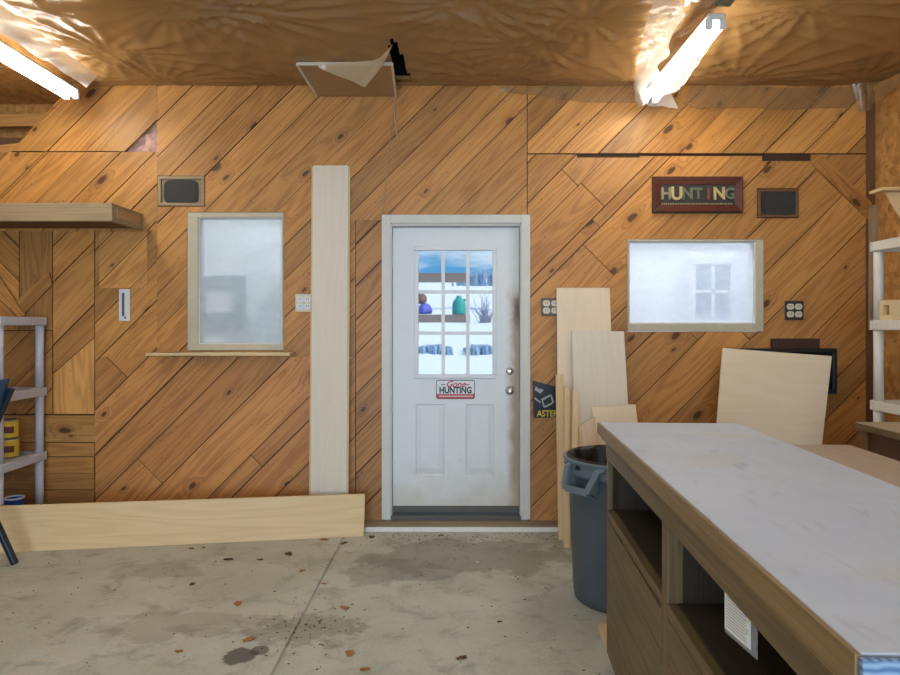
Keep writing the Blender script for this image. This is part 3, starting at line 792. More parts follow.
# ------------------------------------------------------------------ left deep shelf
t = thing('wall_shelf', 'deep weathered wooden box shelf mounted high over the left shelving', 'shelf', (-3.2, WY, 2.1))
yf = 4.42; x1 = wx(143); zt = 2.224; zb = 2.105
mb = MB(); mb.box(XL + .01, x1, yf, yf + .03, zb, zt); mb.build('front_board', M['grey_wood'], t, bevel=.003)
mb = MB(); mb.box(x1 - .03, x1, yf + .03, WY - .001, zb + .002, zt - .001); mb.build('end_board', M['grey_wood'], t, bevel=.003, grain=1)
mb = MB(); mb.box(x1 - .002, x1 + .006, yf + .06, WY - .06, zb + .03, zt - .02); mb.build('end_inset', M['sill_wood'], t, bevel=.002, grain=1)
mb = MB(); mb.box(XL + .01, x1 - .03, yf + .03, WY - .001, zb + .015, zb + .04); mb.build('bottom_board', M['dark_post'], t)

# ------------------------------------------------------------------ door
x0, x1 = wx(382), wx(530); zT = wz(215)
t = thing('door_1', 'worn white half glazed door in a white casing', 'door', (wx(456), WY, 0)); t['kind'] = 'structure'
mb = MB(); mb.box(x0, wx(391), WY - .022, WY - .001, .045, zT); mb.box(wx(521), x1, WY - .022, WY - .001, .045, zT); mb.box(wx(391), wx(521), WY - .022, WY - .001, wz(223.5), zT); mb.build('casing', M['trim'], t, bevel=.004)
mb = MB(); mb.box(wx(389.5), wx(392), WY - .001, WY + .12, .045, wz(224)); mb.box(wx(520), wx(523), WY - .001, WY + .12, .045, wz(224)); mb.box(wx(392), wx(520), WY - .001, WY + .12, wz(226), wz(223)); mb.build('jamb', M['trim'], t, bevel=.002)
sx0, sx1, sz0, sz1 = wx(392.5), wx(519.5), wz(508), wz(227); yd = WY + .035
lx0, lx1, lz1, lz0 = wx(414), wx(497), wz(246), wz(379)
slab = MB(); slab.box(sx0, lx0, yd, yd + .044, sz0, sz1); slab.box(lx1, sx1, yd, yd + .044, sz0, sz1); slab.box(lx0, lx1, yd, yd + .044, lz1, sz1)
# lower half with two embossed panels
pan = [(wx(415), wx(444.5)), (wx(465.5), wx(494.5))]; pz1, pz0 = wz(404.5), wz(477)
slab.box(lx0, lx1, yd, yd + .044, sz0, pz0); slab.box(lx0, lx1, yd, yd + .044, pz1, lz0)
slab.box(lx0, pan[0][0], yd, yd + .044, pz0, pz1); slab.box(pan[0][1], pan[1][0], yd, yd + .044, pz0, pz1); slab.box(pan[1][1], lx1, yd, yd + .044, pz0, pz1)
slab.build('slab', M['door'], t)
for a, b in pan:
    mb = MB(); dz = .012; ins = .03; fl = .055
    o_ = [(a, yd, pz0), (b, yd, pz0), (b, yd, pz1), (a, yd, pz1)]
    m1 = [(a + .012, yd + dz, pz0 + .012), (b - .012, yd + dz, pz0 + .012), (b - .012, yd + dz, pz1 - .012), (a + .012, yd + dz, pz1 - .012)]
    m2 = [(a + ins + .012, yd + .002, pz0 + fl), (b - ins - .012, yd + .002, pz0 + fl), (b - ins - .012, yd + .002, pz1 - ins), (a + ins + .012, yd + .002, pz1 - ins)]
    for q0, q1 in ((o_, m1), (m1, m2)):
        for k in range(4): mb.face([q0[k], q0[(k + 1) % 4], q1[(k + 1) % 4], q1[k]])
    mb.face(m2); mb.build('embossed_panel', M['door'], t)
lite = thing('lite_frame', None, None, (wx(456), WY, 0)); lite.parent = t; lite.location = (0, 0, 0)
for k_ in ('label', 'category'):
    if k_ in lite: del lite[k_]
bpy.data.objects.remove(lite)
mb = MB(); ring(mb, lx0, lx1, lz0, lz1, .030, yd - .012, yd + .03); lf = mb.build('lite_frame', M['door'], t, bevel=.006); lf['_org'] = t['_org']
gx0, gx1, gz0, gz1 = lx0 + .03, lx1 - .03, lz0 + .03, lz1 - .03
mb = MB()
for k in (1, 2):
    xx = gx0 + (gx1 - gx0) * k / 3; mb.box(xx - .0125, xx + .0125, yd - .004, yd + .014, gz0, gz1)
    zz = gz0 + (gz1 - gz0) * k / 3; mb.box(gx0, gx1, yd - .0035, yd + .0135, zz - .0125, zz + .0125)
mb.build('muntin_grid', M['door'], lf)
m, nt, N, L = new_mat('clear_glass')
tr = nd(nt, 'ShaderNodeBsdfTransparent'); gl = nd(nt, 'ShaderNodeBsdfGlossy'); gl.inputs['Roughness'].default_value = .02
mx = nd(nt, 'ShaderNodeMixShader'); mx.inputs[0].default_value = .003; L.new(tr.outputs[0], mx.inputs[1]); L.new(gl.outputs[0], mx.inputs[2])
o = nd(nt, 'ShaderNodeOutputMaterial'); L.new(mx.outputs[0], o.inputs[0]); M['glass'] = m
mb = MB(); mb.box(gx0, gx1, yd + .016, yd + .021, gz0, gz1); mb.build('glass', M['glass'], lf)
def rose(px, py, r, nm, knob):
    c = Vector((wx(px), yd, wz(py))); m_ = MB()
    def lat(prof):
        vs = []; fs = []; sg = 24
        for rr, d in prof:
            for j in range(sg): vs.append(c + Vector((math.cos(j * 2 * math.pi / sg) * rr, -d, math.sin(j * 2 * math.pi / sg) * rr)))
        for k in range(len(prof) - 1):
            for j in range(sg): fs.append((k * sg + j, k * sg + (j + 1) % sg, (k + 1) * sg + (j + 1) % sg, (k + 1) * sg + j))
        fs.append(tuple((len(prof) - 1) * sg + j for j in range(sg)))
        return m_.shared(vs, fs)
    if knob: lat([(r, 0), (r, .006), (.012, .012), (.012, .03), (.022, .036), (.028, .048), (.026, .06), (.016, .067), (.004, .069)])
    else: lat([(r, 0), (r, .008), (r * .7, .014), (r * .62, .02), (r * .3, .021)])
    return m_.build(nm, M['metal'], t)
rose(510, 371.5, .028, 'deadbolt', False); rose(510, 391, .032, 'door_knob', True)
mb = MB(); mb.box(sx0, sx1, yd - .006, yd + .03, wz(513.5), wz(507)); mb.build('sweep', M['rubber'], t, bevel=.003)
for py in (398, 410):
    pass
mb = MB(); mb.box(wx(389), wx(392.3), yd - .014, yd - .002, wz(414), wz(402)); mb.build('hinge', M['metal'], t)
mb = MB(); mb.box(wx(389), wx(392.3), yd - .014, yd - .002, wz(264), wz(252)); mb.build('hinge', M['metal'], t)
# threshold, sill and white strip
mb = MB(); mb.box(wx(391), wx(521), WY - .01, WY + .13, .035, .068); struct(mb.build('trim_9', M['rubber'], bevel=.004), 'dark door threshold')
mb = MB(); mb.box(wx(366), wx(559), WY - .145, WY - .0005, .0, .035); struct(mb.build('trim_10', M['worn_wood'], bevel=.004), 'worn wooden step in front of the door')
mb = MB(); mb.box(wx(362), wx(560), WY - .160, WY - .146, .0, .030); struct(mb.build('trim_11', flat('white_strip', (.75, .74, .70), .5), bevel=.003), 'white strip along the wooden step')

# gone hunting sign
sx_0, sx_1, sz_1, sz_0 = wx(436), wx(475), wz(380.5), wz(399.5); cxs = (sx_0 + sx_1) / 2; ysn = yd - .004
t = thing('door_sign', 'small white sign reading Gone HUNTING stuck on the door under its glass', 'sign', (cxs, yd, sz_0))
def rrect(a, b, c, d, r, y):
    pts = []
    for cx_, cz_, s in ((b - r, c + r, -90), (b - r, d - r, 0), (a + r, d - r, 90), (a + r, c + r, 180)):
        for k in range(5):
            q = math.radians(s + k * 22.5); pts.append((cx_ + r * math.cos(q), y, cz_ + r * math.sin(q)))
    return pts
mb = MB(); mb.prism(rrect(sx_0, sx_1, sz_0, sz_1, .014, yd - .003), (0, .0025, 0)); mb.build('border', M['ink'], t)
e = .005
mb = MB(); mb.prism(rrect(sx_0 + e, sx_1 - e, sz_0 + .036, sz_1 - e, .010, yd - .004), (0, .001, 0)); mb.build('face', flat('sign_white', (.74, .74, .74), .4, var=.03), t)
mb = MB(); mb.prism(rrect(sx_0 + e, sx_1 - e, sz_0 + e, sz_0 + .035, .008, yd - .004), (0, .001, 0)); mb.build('red_band', M['red'], t)
text('script_lettering', 'Gone', .062, (cxs, yd - .0055, sz_1 - .030), M['red'], t, .001, .0012, .35)
text('lettering', 'HUNTING', .064, (cxs, yd - .0055, sz_0 + .062), M['ink'], t, .001, .0026, 0, .80)
mb = MB()
for s in (-1, 1):
    mb = MB(); mb.box(cxs + s * .088 - .014, cxs + s * .088 + .014, yd - .0055, yd - .0042, sz_1 - .034, sz_1 - .028); mb.build('dash', M['ink'], t)
mb = MB(); xx = sx_0 + .022
while xx < sx_1 - .022:
    w_ = R.uniform(.005, .012); mb.box(xx, xx + w_, yd - .0052, yd - .0042, sz_0 + .015, sz_0 + .025); xx += w_ + .004
mb.build('fine_print', flat('fine_print_white', (.7, .62, .62), .5), t)

# framed letter sign
fx0, fx1, fz1, fz0 = wx(652.5), wx(741), wz(178), wz(212.5)
t = thing('letter_sign', 'mahogany framed sign with mixed raised letters spelling HUNTING', 'sign', ((fx0 + fx1) / 2, WY, fz0))
mb = MB(); w = .052
def mitre(a, b, c, d):
    mb.shared([a, b, c, d] + [Vector(q) + Vector((0, .03, 0)) for q in (a, b, c, d)], [(0, 1, 2, 3), (7, 6, 5, 4), (0, 4, 5, 1), (1, 5, 6, 2), (2, 6, 7, 3), (3, 7, 4, 0)], False)
yo, yi = WY - .032, WY - .022
O = [Vector((fx0, yo, fz0)), Vector((fx1, yo, fz0)), Vector((fx1, yo, fz1)), Vector((fx0, yo, fz1))]
I = [Vector((fx0 + w, yi, fz0 + w)), Vector((fx1 - w, yi, fz0 + w)), Vector((fx1 - w, yi, fz1 - w)), Vector((fx0 + w, yi, fz1 - w))]
for k in range(4): mitre(O[k], O[(k + 1) % 4], I[(k + 1) % 4], I[k])
mb.build('frame', M['mahogany'], t, bevel=.003)
mb = MB(); ring(mb, fx0 - .006, fx1 + .006, fz0 - .006, fz1 + .006, .008, WY - .024, WY - .001); mb.build('outer_lip', M['black'], t, bevel=.002)
mb = MB(); mb.box(fx0 + w - .01, fx1 - w + .01, WY - .018, WY - .004, fz0 + w - .01, fz1 - w + .01); mb.build('backboard', M['sign_back'], t)
lw = (fx1 - fx0 - 2 * w) / 7
for k, (ch, mt, sc) in enumerate(zip('HUNTING', ('brass', 'gold', 'olive', 'olive', 'rust', 'gold', 'olive'), (.112, .128, .112, .108, .112, .122, .108))):
    text('letter', ch, sc, (fx0 + w + lw * (k + .5), WY - .024, (fz0 + fz1) / 2 + .004), M[mt], t, .012, .0035, 0, .95 if ch != 'I' else 1.3)
mb = MB(); xx = fx0 + w + .01
while xx < fx1 - w - .02:
    q = R.uniform(.006, .016); mb.box(xx, xx + q, WY - .0195, WY - .0178, fz0 + w + .002, fz0 + w + .012); xx += q + .006
mb.build('fine_print', M['brass'], t)

# ------------------------------------------------------------------ boards leaning and lying
def leaning(name, label, mat, xb0, xb1, xt0, xt1, zt0, zt1, yf, yt, th, zb=0.0, group=None, cat='board', grain=None, bev=.002, ytb=None):
    """front face from a foot line (y=yf, z=zb) to a top line (y=yt)"""
    zt = max(zt0, zt1); sl = (yt - yf) / (zt - zb)
    a, b = Vector((xb0, yf, zb)), Vector((xb1, yf, zb)); c, d = Vector((xt1, yf + sl * (zt1 - zb), zt1)), Vector((xt0, yf + sl * (zt0 - zb), zt0))
    n = Vector((0, 1, -sl)).normalized() * th; n.z = max(n.z, -.0)
    n = Vector((0, th, 0))
    mb = MB(); mb.prism([a, b, c, d], n)
    return tag(mb.build(name, mat, bevel=bev, grain=grain), label, cat, group)
# tall white board
t = thing('tall_board', 'tall white grooved board standing upright against the wall left of the door', 'board', (wx(330), 4.74, 0))
yA, yB = 4.735, WY - .026; x0, x1 = (310.5 - CX) / F * 4.8, (349.5 - CX) / F * 4.8
mb = MB(); mb.prism([(x0 + .012, yA, 0), (x1 - .012, yA, 0), (x1 - .012, yB, wz(164) - .015), (x0 + .012, yB, wz(164) - .015)], (0, .022, 0)); mb.build('board_face', M['white_board'], t, bevel=.003)
for a, b in ((x0, x0 + .012), (x1 - .012, x1)):
    mb = MB(); mb.prism([(a, yA + .006, 0), (b, yA + .006, 0), (b, yB + .006, wz(165) - .015), (a, yB + .006, wz(165) - .015)], (0, .010, 0)); mb.build('edge_tongue', M['plank'], t, bevel=.002)
# long plank on edge
a = P(365, 533, 4.66); dirv = Vector((-1, -.150, 0)).normalized(); L_ = 3.2
b0 = Vector((a.x, 4.60, 0)); b1 = b0 + dirv * L_; hgt = .272; ln = Vector((0, .055, hgt))
mb = MB(); mb.prism([b1, b0, b0 + ln, b1 + ln + Vector((0, 0, .012))], (0, .02, 0))
tag(mb.build('long_plank', M['plank'], bevel=.003, grain=0), 'long pale pine plank lying on its edge along the foot of the wall', 'plank')

A_ = 'boards leaning beside the door'
leaning('leaning_board', 'tallest pale board leaning on the wall right of the door', M['ply'], .705, 1.10, .722, 1.100, wz(288) + .0, wz(288), 4.60, WY - .026, .020, 0, A_)
leaning('leaning_board', 'pale board leaning in front of the tallest board with small knot marks', M['white_board'], .81, 1.185, .815, 1.180, 1.389, 1.385, 4.46, 4.745, .019, 0, A_)
leaning('leaning_board', 'low pale board with a slanted top leaning lowest behind the workbench corner', M['ply'], .93, 1.235, .905, 1.195, .885, .905, 4.24, 4.50, .019, 0, A_)
leaning('leaning_board', 'short pale board with an orange brown stain behind the trash can', M['stained_ply'], .80, .925, .800, .915, .765, .83, 4.19, 4.43, .019, 0, A_, grain=2)
# sticks, in order from the door
leaning('wood_strip', 'narrow pale wood strip standing nearest the door, touching the tallest board', M['stick'], .690, .738, .700, .752, 1.085, 1.085, 4.52, 4.715, .03, 0, A_, 'wood strip')
leaning('wood_strip', 'slim pale wood strip second from the door in the leaning stack', M['stick'], .700, .738, .738, .772, 1.015, 1.01, 4.36, 4.58, .03, 0, A_, 'wood strip')
leaning('wood_strip', 'slim pale wood strip in the leaning stack, third from the door', M['plank'], .716, .752, .762, .798, 1.005, .99, 4.17, 4.40, .03, 0, A_, 'wood strip')

# packaged tool behind the boards
t = thing('tool_package', 'black cardboard tool package with yellow lettering beside the door casing', 'package', (wx(552), WY - .01, wz(418)))
q = [(wx(533.5), WY - .012, wz(418)), (wx(576), WY - .012, wz(416)), (wx(576), WY - .012, wz(388)), (wx(555), WY - .012, wz(386.5)), (wx(532.5), WY - .012, wz(380.5))]
mb = MB(); mb.prism(q, (0, .010, 0)); mb.build('card', M['pkg'], t, bevel=.001)
text('lettering', 'ASTERFO', .062, (wx(552), WY - .0135, wz(413.5)), M['pkg_yellow'], t, .001, .0015, 0, .85)
mb = MB()
def quad(pts, y): mb.prism([(wx(a), y, wz(b)) for a, b in pts], (0, .001, 0))
for pts in ([(541, 399), (550, 394), (551, 395.5), (542.5, 400.5)], [(541, 399), (542.5, 400.5), (545, 407), (543.5, 407.5)], [(543.5, 406), (552, 402), (553, 403.5), (545, 407.5)], [(550, 394), (551.5, 395), (554, 402), (552, 403)], [(535.5, 386), (539, 389), (538, 392), (534.5, 390)], [(540, 388), (543.5, 390), (540, 393.5), (538, 392)], [(534.5, 397), (541, 402), (540, 403), (534.5, 399)]):
    quad(pts, WY - .0135)
mb.build('tool_picture', M['pkg_grey'], t)

# ------------------------------------------------------------------ trash can
CC = Vector((.872, 3.57, 0))
t = thing('trash_can', 'grey blue plastic trash can with a black liner beside the workbench', 'trash can', CC)
def rib(r, z, a):
    return r + (.0035 * max(0, math.cos(a * 12)) ** 6 if .06 < z < .60 else 0)
mb = MB(); mb.lathe([(.05, .02), (.222, .02), (.232, .0), (.243, .012), (.247, .05), (.250, .10), (.272, .62), (.274, .655), (.276, .66)], CC, 72, fn=rib, capb=True)
mb.build('body', M['can'], t)
mb = MB(); mb.lathe([(.274, .655), (.289, .662), (.292, .68), (.292, .722), (.300, .728), (.302, .738), (.296, .744), (.282, .742), (.278, .730), (.268, .64)], CC, 72)
mb.build('rim', M['can_rim'], t)
def ring_noise(r, z, a): return r + .008 * math.sin(9 * a + z * 30) + .005 * math.sin(23 * a + z * 50)
mb = MB(); mb.lathe([(.283, .700), (.285, .747), (.276, .753), (.262, .735), (.24, .69), (.225, .60), (.20, .45), (.12, .36), (.01, .34)], CC, 90, fn=lambda r, z, a: r + (0 if z > .735 else .014 * math.sin(11 * a + z * 26) + .008 * math.sin(27 * a - z * 40)))
mb.build('liner', M['bag'], t)
def can_handle(ang):
    d = Vector((math.cos(ang), math.sin(ang), 0)); tg = Vector((-d.y, d.x, 0))
    def at(tt, r, z): return CC + d * r + tg * tt + Vector((0, 0, z))
    mb = MB()
    pts = [at(-.105, .265, .722), at(-.098, .30, .705), at(-.078, .338, .63), at(-.070, .342, .612), at(.070, .342, .612), at(.078, .338, .63), at(.098, .30, .705), at(.105, .265, .722)]
    for a, b in zip(pts, pts[1:]): mb.bar(a, b + (b - a).normalized() * .006, .034, .022, up=d)
    # sloping cheeks and floor of the grip pocket
    mb.prism([at(-.078, .345, .604), at(.078, .345, .604), at(.066, .268, .565), at(-.066, .268, .565)], (0, 0, .010))
    for s in (-1, 1): mb.prism([at(s * .074, .338, .615), at(s * .095, .295, .70), at(s * .085, .268, .70), at(s * .066, .268, .575)], tg * (.010 * s))
    return mb.build('handle', M['can_rim'], t, bevel=.005)
can_handle(math.radians(217)); can_handle(math.radians(37))
# pale offcut on the floor between can and bench
mb = MB(); c = P(603, 632, 3.05); mb.box(.668, .75, 3.00, 3.18, 0, .035)
tag(mb.build('wood_offcut', M['plank'], bevel=.002), 'short pale wood offcut on the floor between trash can and workbench', 'offcut')

# ------------------------------------------------------------------ workbench
bo = Vector((.604, 2.89, 0)); br = -math.atan(.0505)
t = thing('workbench', 'long brown workbench with a worn white painted top and open cubbies', 'workbench', bo, None, br)
BL = 2.04; BW = .587; BH = 1.017; fx = .040
def bpart(nm, boxes, mat, bev=.003, grain=1, par=None):
    mb = MB()
    for b_ in boxes: mb.box(*b_)
    return mb.build(nm, mat, par or t, bevel=bev, local=True, grain=grain)
bpart('worktop', [(.010, BW, -BL + .006, -.004, BH - .012, BH)], M['worktop'], .002)
bpart('edge_trim', [(0, .0095, -BL, 0, BH - .047, BH - .0005), (.0095, .030, -BL, 0, BH - .047, BH - .0125)], M['bench_edge'], .002)
bpart('edge_trim', [(.016, .040, -BL + .01, -.002, BH - .072, BH - .0475)], M['bench_edge'], .006)
bpart('end_trim', [(.004, BW, -BL - .012, -BL - .0005, BH - .085, BH - .002)], M['blue_end'], .002, 2)['label'] = 'blue painted end edge'
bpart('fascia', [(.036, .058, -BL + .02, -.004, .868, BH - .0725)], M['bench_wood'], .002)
bpart('core', [(.059, BW - .02, -BL + .022, -.004, BH - .045, BH - .013)], M['bench_shaded'], 0)
bpart('end_panel', [(fx + .02, BW - .02, -.022, -.004, .044, BH - .046)], M['bench_shaded'], .002, 2)
bpart('end_panel', [(fx + .02, BW - .02, -BL + .03, -BL + .05, .044, BH - .046)], M['bench_shaded'], .002, 2)
bpart('back_panel', [(BW - .019, BW - .004, -BL + .03, -.004, .044, BH - .046)], M['bench_shaded'], 0)
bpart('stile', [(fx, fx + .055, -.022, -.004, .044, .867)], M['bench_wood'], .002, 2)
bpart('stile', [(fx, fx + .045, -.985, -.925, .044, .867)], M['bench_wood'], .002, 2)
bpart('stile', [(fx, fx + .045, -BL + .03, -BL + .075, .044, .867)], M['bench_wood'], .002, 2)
bpart('divider', [(fx + .046, BW - .02, -.985, -.965, .044, .93)], M['bench_shaded'], .001, 2)
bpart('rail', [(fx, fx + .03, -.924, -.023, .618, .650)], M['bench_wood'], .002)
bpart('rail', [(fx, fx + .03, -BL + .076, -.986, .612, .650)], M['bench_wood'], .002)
bpart('cubby_floor', [(fx + .031, BW - .02, -.964, -.023, .632, .652)], M['bench_shaded'], .001)
bpart('cubby_floor', [(fx + .031, BW - .02, -BL + .05, -.986, .632, .652)], M['bench_shaded'], .001)
def planks(y0, y1):
    bx = []; zs = [.052, .20, .355, .49, .613]
    for a, b in zip(zs, zs[1:]): bx.append((fx - .004, fx + .016, y0, y1, a + .0012, b - .0012))
    return bx
bpart('cabinet_door', planks(-.922, -.024), M['bench_wood'], .002)
bpart('cabinet_door', planks(-BL + .078, -1.005), M['bench_wood'], .002)
bpart('toe_kick', [(fx + .05, BW - .03, -BL + .05, -.03, 0, .046)], M['bench_shaded'], .001)
# paper sleeve hanging in the nearer cubby
R_ = Matrix.Rotation(br, 4, 'Z')
def BP(x, y, z): return bo + (R_ @ Vector((x, y, z)))
pang = math.atan(.119)
t2 = thing('paper_sheet', 'white printed sheet in a clear sleeve hanging in the nearer workbench cubby', 'paper', (.5825, 1.386, .777), None, pang)
def lp(nm, b_, mat, par=t2):
    mb = MB(); mb.box(*b_); return mb.build(nm, mat, par, local=True)
lp('sleeve', (-.001, .0005, -.061, .061, 0, .090), M['sleeve'])
lp('paper', (-.0035, -.0015, -.040, .058, .010, .0895), M['paper'])
mb = MB()
for k in range(11):
    mb.box(-.0042, -.0036, -.034 + R.uniform(0, .012), .050, .018 + k * .0062, .0195 + k * .0062)
mb.build('print_lines', M['print'], t2, local=True)

# lower counter behind the bench
cx0, cx1 = BW + .004, BW + .46
t = thing('side_table', 'lower grey brown wooden table standing along the far side of the workbench', 'table', bo, None, br)
TZ = .93
bpart('tabletop', [(cx0, cx1, -2.0, .0, TZ - .03, TZ)], wood('dusty_top', (.40, .31, .23), (.31, .23, .165), .25, .3, .06, False, .6), .003)
bpart('apron', [(cx0 + .02, cx1 - .03, -.05, -.03, TZ - .13, TZ - .031), (cx1 - .05, cx1 - .03, -1.96, -.051, TZ - .13, TZ - .031)], M['bench_shaded'], .002)
for a in (cx0 + .02, cx1 - .09):
    for b in (-.11, -1.95): bpart('leg', [(a, a + .06, b, b + .06, 0, TZ - .031)], M['bench_shaded'], .003, 2)

# ------------------------------------------------------------------ right-hand group
leaning('plywood_panel', 'large pale plywood panel leaning in front of the black screen', M['ply'], 1.578, 2.219, 1.813, 2.543, 1.274, 1.220, 4.25, 4.60, .018, 0, None, 'panel', grain=0)
x0, x1 = wx(735), (837.5 - CX) / F * 4.757; z1, z0 = EYE - 23.5 / F * 4.757, EYE - 69 / F * 4.757
t = thing('wall_screen', 'black flat screen on the wall behind the large plywood panel', 'screen', ((x0 + x1) / 2, WY - .06, z0))
mb = MB(); ring(mb, x0, x1, z0, z1, .028, WY - .10, WY - .065); mb.box(x0 + .01, x1 - .01, WY - .072, WY - .055, z0 + .01, z1 - .01); mb.build('bezel', M['black'], t, bevel=.005)
mb = MB(); mb.box(x0 + .028, x1 - .028, WY - .085, WY - .073, z0 + .028, z1 - .028); mb.build('display', M['screen'], t)
mb = MB(); mb.box(wx(770), wx(816), WY - .054, WY - .002, z0 + .06, wz(338.5)); mb.build('wall_mount', M['box_maroon'], t, bevel=.004)['label'] = 'dark maroon mounting box'

# plastic shelving
def shelving(name, label, x0, x1, y0, y1, tiers, mat, top):
    t = thing(name, label, 'shelving unit', ((x0 + x1) / 2, (y0 + y1) / 2, 0))
    for k, z in enumerate(tiers):
        mb = MB()
        mb.box(x0 + .02, x1 - .02, y0 + .02, y1 - .02, z - .012, z)
        ring_y = ((x0 - .004, x1 + .004, y0 - .004, y0 + .024), (x0 - .004, x1 + .004, y1 - .024, y1 + .004), (x0 - .004, x0 + .024, y0 + .024, y1 - .024), (x1 - .024, x1 + .004, y0 + .024, y1 - .024))
        for b_ in ring_y: mb.box(*b_, z - .055, z + .004)
        mb.build('shelf', mat, t, bevel=.006)
    for a in (x0 + .030, x1 - .030):
        for b in (y0 + .030, y1 - .030):
            mb = MB(); zz = [0] + list(tiers)
            for p_, q_ in zip(zz, zz[1:]): mb.tube([(a, b, p_), (a, b, (p_ + q_) / 2), (a, b, q_ - .056)], [.0285, .0265, .0285], 14)
            mb.build('post', mat, t)
    return t
sx1 = -2.905
shelving('plastic_shelving', 'grey four shelf plastic shelving unit by the long plank and blue chair', sx1 - .90, sx1, 4.345, 4.835, (.10, .530, .985, 1.482), M['shelf_plastic'], 0)
shelving('plastic_shelving', 'white plastic shelving unit standing against the strand board wall', 2.505, 2.965, 3.20, 4.10, (.12, .54, .975, 1.455, 1.925), M['shelf_plastic_warm'], 0)
# paint cans on the left shelving: two stacked at the right end
def can(label, c, r=.052, h=.125):
    t = thing('paint_can', label, 'can', c, 'yellow cans on the grey shelving')
    mb = MB(); mb.lathe([(.0, .004), (r - .004, .004), (r, .0), (r, h), (r - .004, h + .003), (r - .008, h - .004), (0, h - .004)], c, 32); mb.build('tin', M['metal'], t)
    mb = MB(); mb.lathe([(r + .0008, .008), (r + .0008, h - .008)], c, 32); mb.build('label_wrap', M['yellow'], t)
    mb = MB(); q = Vector(c); vs = []; fs = []
    for i in range(9):
        a = math.radians(-150 + i * 15)
        for z in (h * .30, h * .66): vs.append(q + Vector((math.cos(a) * (r + .0016), math.sin(a) * (r + .0016), z)))
    for i in range(8): fs.append((2 * i, 2 * i + 2, 2 * i + 3, 2 * i + 1))
    mb.shared(vs, fs); mb.build('label_patch', M['label_red'], t)
    return t
pc = P(9, 455, 4.62); c1 = (-3.03, 4.63, .531)
can('yellow can on the grey shelving, at the bottom of a stack of two', c1)
can('yellow can stacked on top of another yellow can on the grey shelving', (c1[0] - .002, c1[1], c1[2] + .131))
t = thing('blue_cup', 'small bright blue cup on the lowest grey shelf', 'cup', (-3.01, 4.66, .101))
mb = MB(); mb.lathe([(0, .002), (.046, .002), (.050, .0), (.058, .14), (.060, .143), (.055, .142), (.046, .01), (0, .01)], (-3.02, 4.66, .101), 28); mb.build('cup_wall', M['cup'], t)
mb = MB(); mb.lathe([(.059, .139), (.063, .141), (.063, .150), (.056, .152), (.055, .142)], (-3.02, 4.66, .101), 28); mb.build('lip', M['white'], t)

# things on the right shelving
mb = MB(); mb.box(2.56, 2.80, 3.62, 3.92, 1.930, 1.955); mb.box(2.58, 2.78, 3.60, 3.88, 1.955, 1.975)
tag(mb.build('paper_stack', M['white'], bevel=.004), 'low white stack lying on the top white shelf', 'stack')
bx0, bx1, by0, by1, bz = 2.515, 2.82, 3.905, 4.032, 1.460
t = thing('wooden_box', 'pale wooden block with a square hole on the second white shelf from the top', 'box', ((bx0 + bx1) / 2, by0, bz))
mb = MB()
mb.box(bx0, bx1, by0, by0 + .033, bz, bz + .115); mb.box(bx0, bx1, by1 - .033, by1, bz, bz + .115); mb.box(bx0, bx1, by0 + .033, by1 - .033, bz, bz + .03); mb.box(bx0, bx1, by0 + .033, by1 - .033, bz + .085, bz + .115)
mb.build('block', M['plank'], t); mb = MB(); mb.box(bx0 + .05, bx0 + .06, by0 + .033, by1 - .033, bz + .03, bz + .085); mb.build('hole_back', M['stick'], t)
mb = MB(); mb.prism([(2.60, 3.9, .981), (2.90, 3.9, .981), (2.90, 3.97, 1.25), (2.60, 3.97, 1.21)], (0, .02, 0))
tag(mb.build('brown_panel', M['sill_wood'], bevel=.002, grain=2), 'brown wooden offcut leaning on the middle white shelf', 'panel')
t = thing('wall_bracket', 'small pale wooden bracket fixed to the strand board wall above the white shelving', 'bracket', (XR, 4.42, 2.2))
mb = MB(); mb.box(2.74, XR - .001, 4.36, 4.50, 2.295, 2.315); mb.build('top_board', M['plank'], t, bevel=.002)
mb = MB(); mb.box(XR - .021, XR - .001, 4.36, 4.50, 1.99, 2.294); mb.build('back_board', M['plank'], t, bevel=.002)
mb = MB(); mb.prism([(XR - .022, 4.42, 2.0), (XR - .022, 4.42, 2.294), (2.80, 4.42, 2.294)], (0, .02, 0)); mb.build('brace', M['plank'], t, bevel=.002)
# dark chest at the right edge
gx0, gx1, gy0, gy1 = 2.19, 2.485, 2.75, 3.72; CZ = .90
t = thing('dark_chest', 'dark red brown wooden chest with a pale dusty top under the white shelving', 'chest', ((gx0 + gx1) / 2, (gy0 + gy1) / 2, 0))
mb = MB(); mb.box(gx0 + .03, gx1 - .01, gy0 + .03, gy1 - .03, .05, CZ - .04); mb.build('carcass', M['cabinet_brown'], t, bevel=.004)
for a in (gy0 + .02, gy1 - .07):
    mb = MB(); mb.box(gx0 + .015, gx0 + .03, a, a + .05, .0, CZ - .04); mb.build('corner_stile', M['dark_post'], t, bevel=.003)
mb = MB(); mb.box(gx0, gx1, gy0, gy1, CZ - .04, CZ - .004); mb.build('top_rim', M['bench_wood'], t, bevel=.004)
mb = MB(); mb.box(gx0 + .004, gx1 - .004, gy0 + .004, gy1 - .004, CZ - .004, CZ); mb.build('top_board', M['cabinet_top'], t, bevel=.001)
mb = MB()
for xx, yy in ((gx0 + .06, gy0 + .06), (gx1 - .06, gy0 + .06), (gx0 + .06, gy1 - .07), (gx1 - .06, gy1 - .07)): mb.box(xx - .02, xx + .02, yy - .02, yy + .02, 0, .05)
mb.build('foot', M['dark_post'], t)

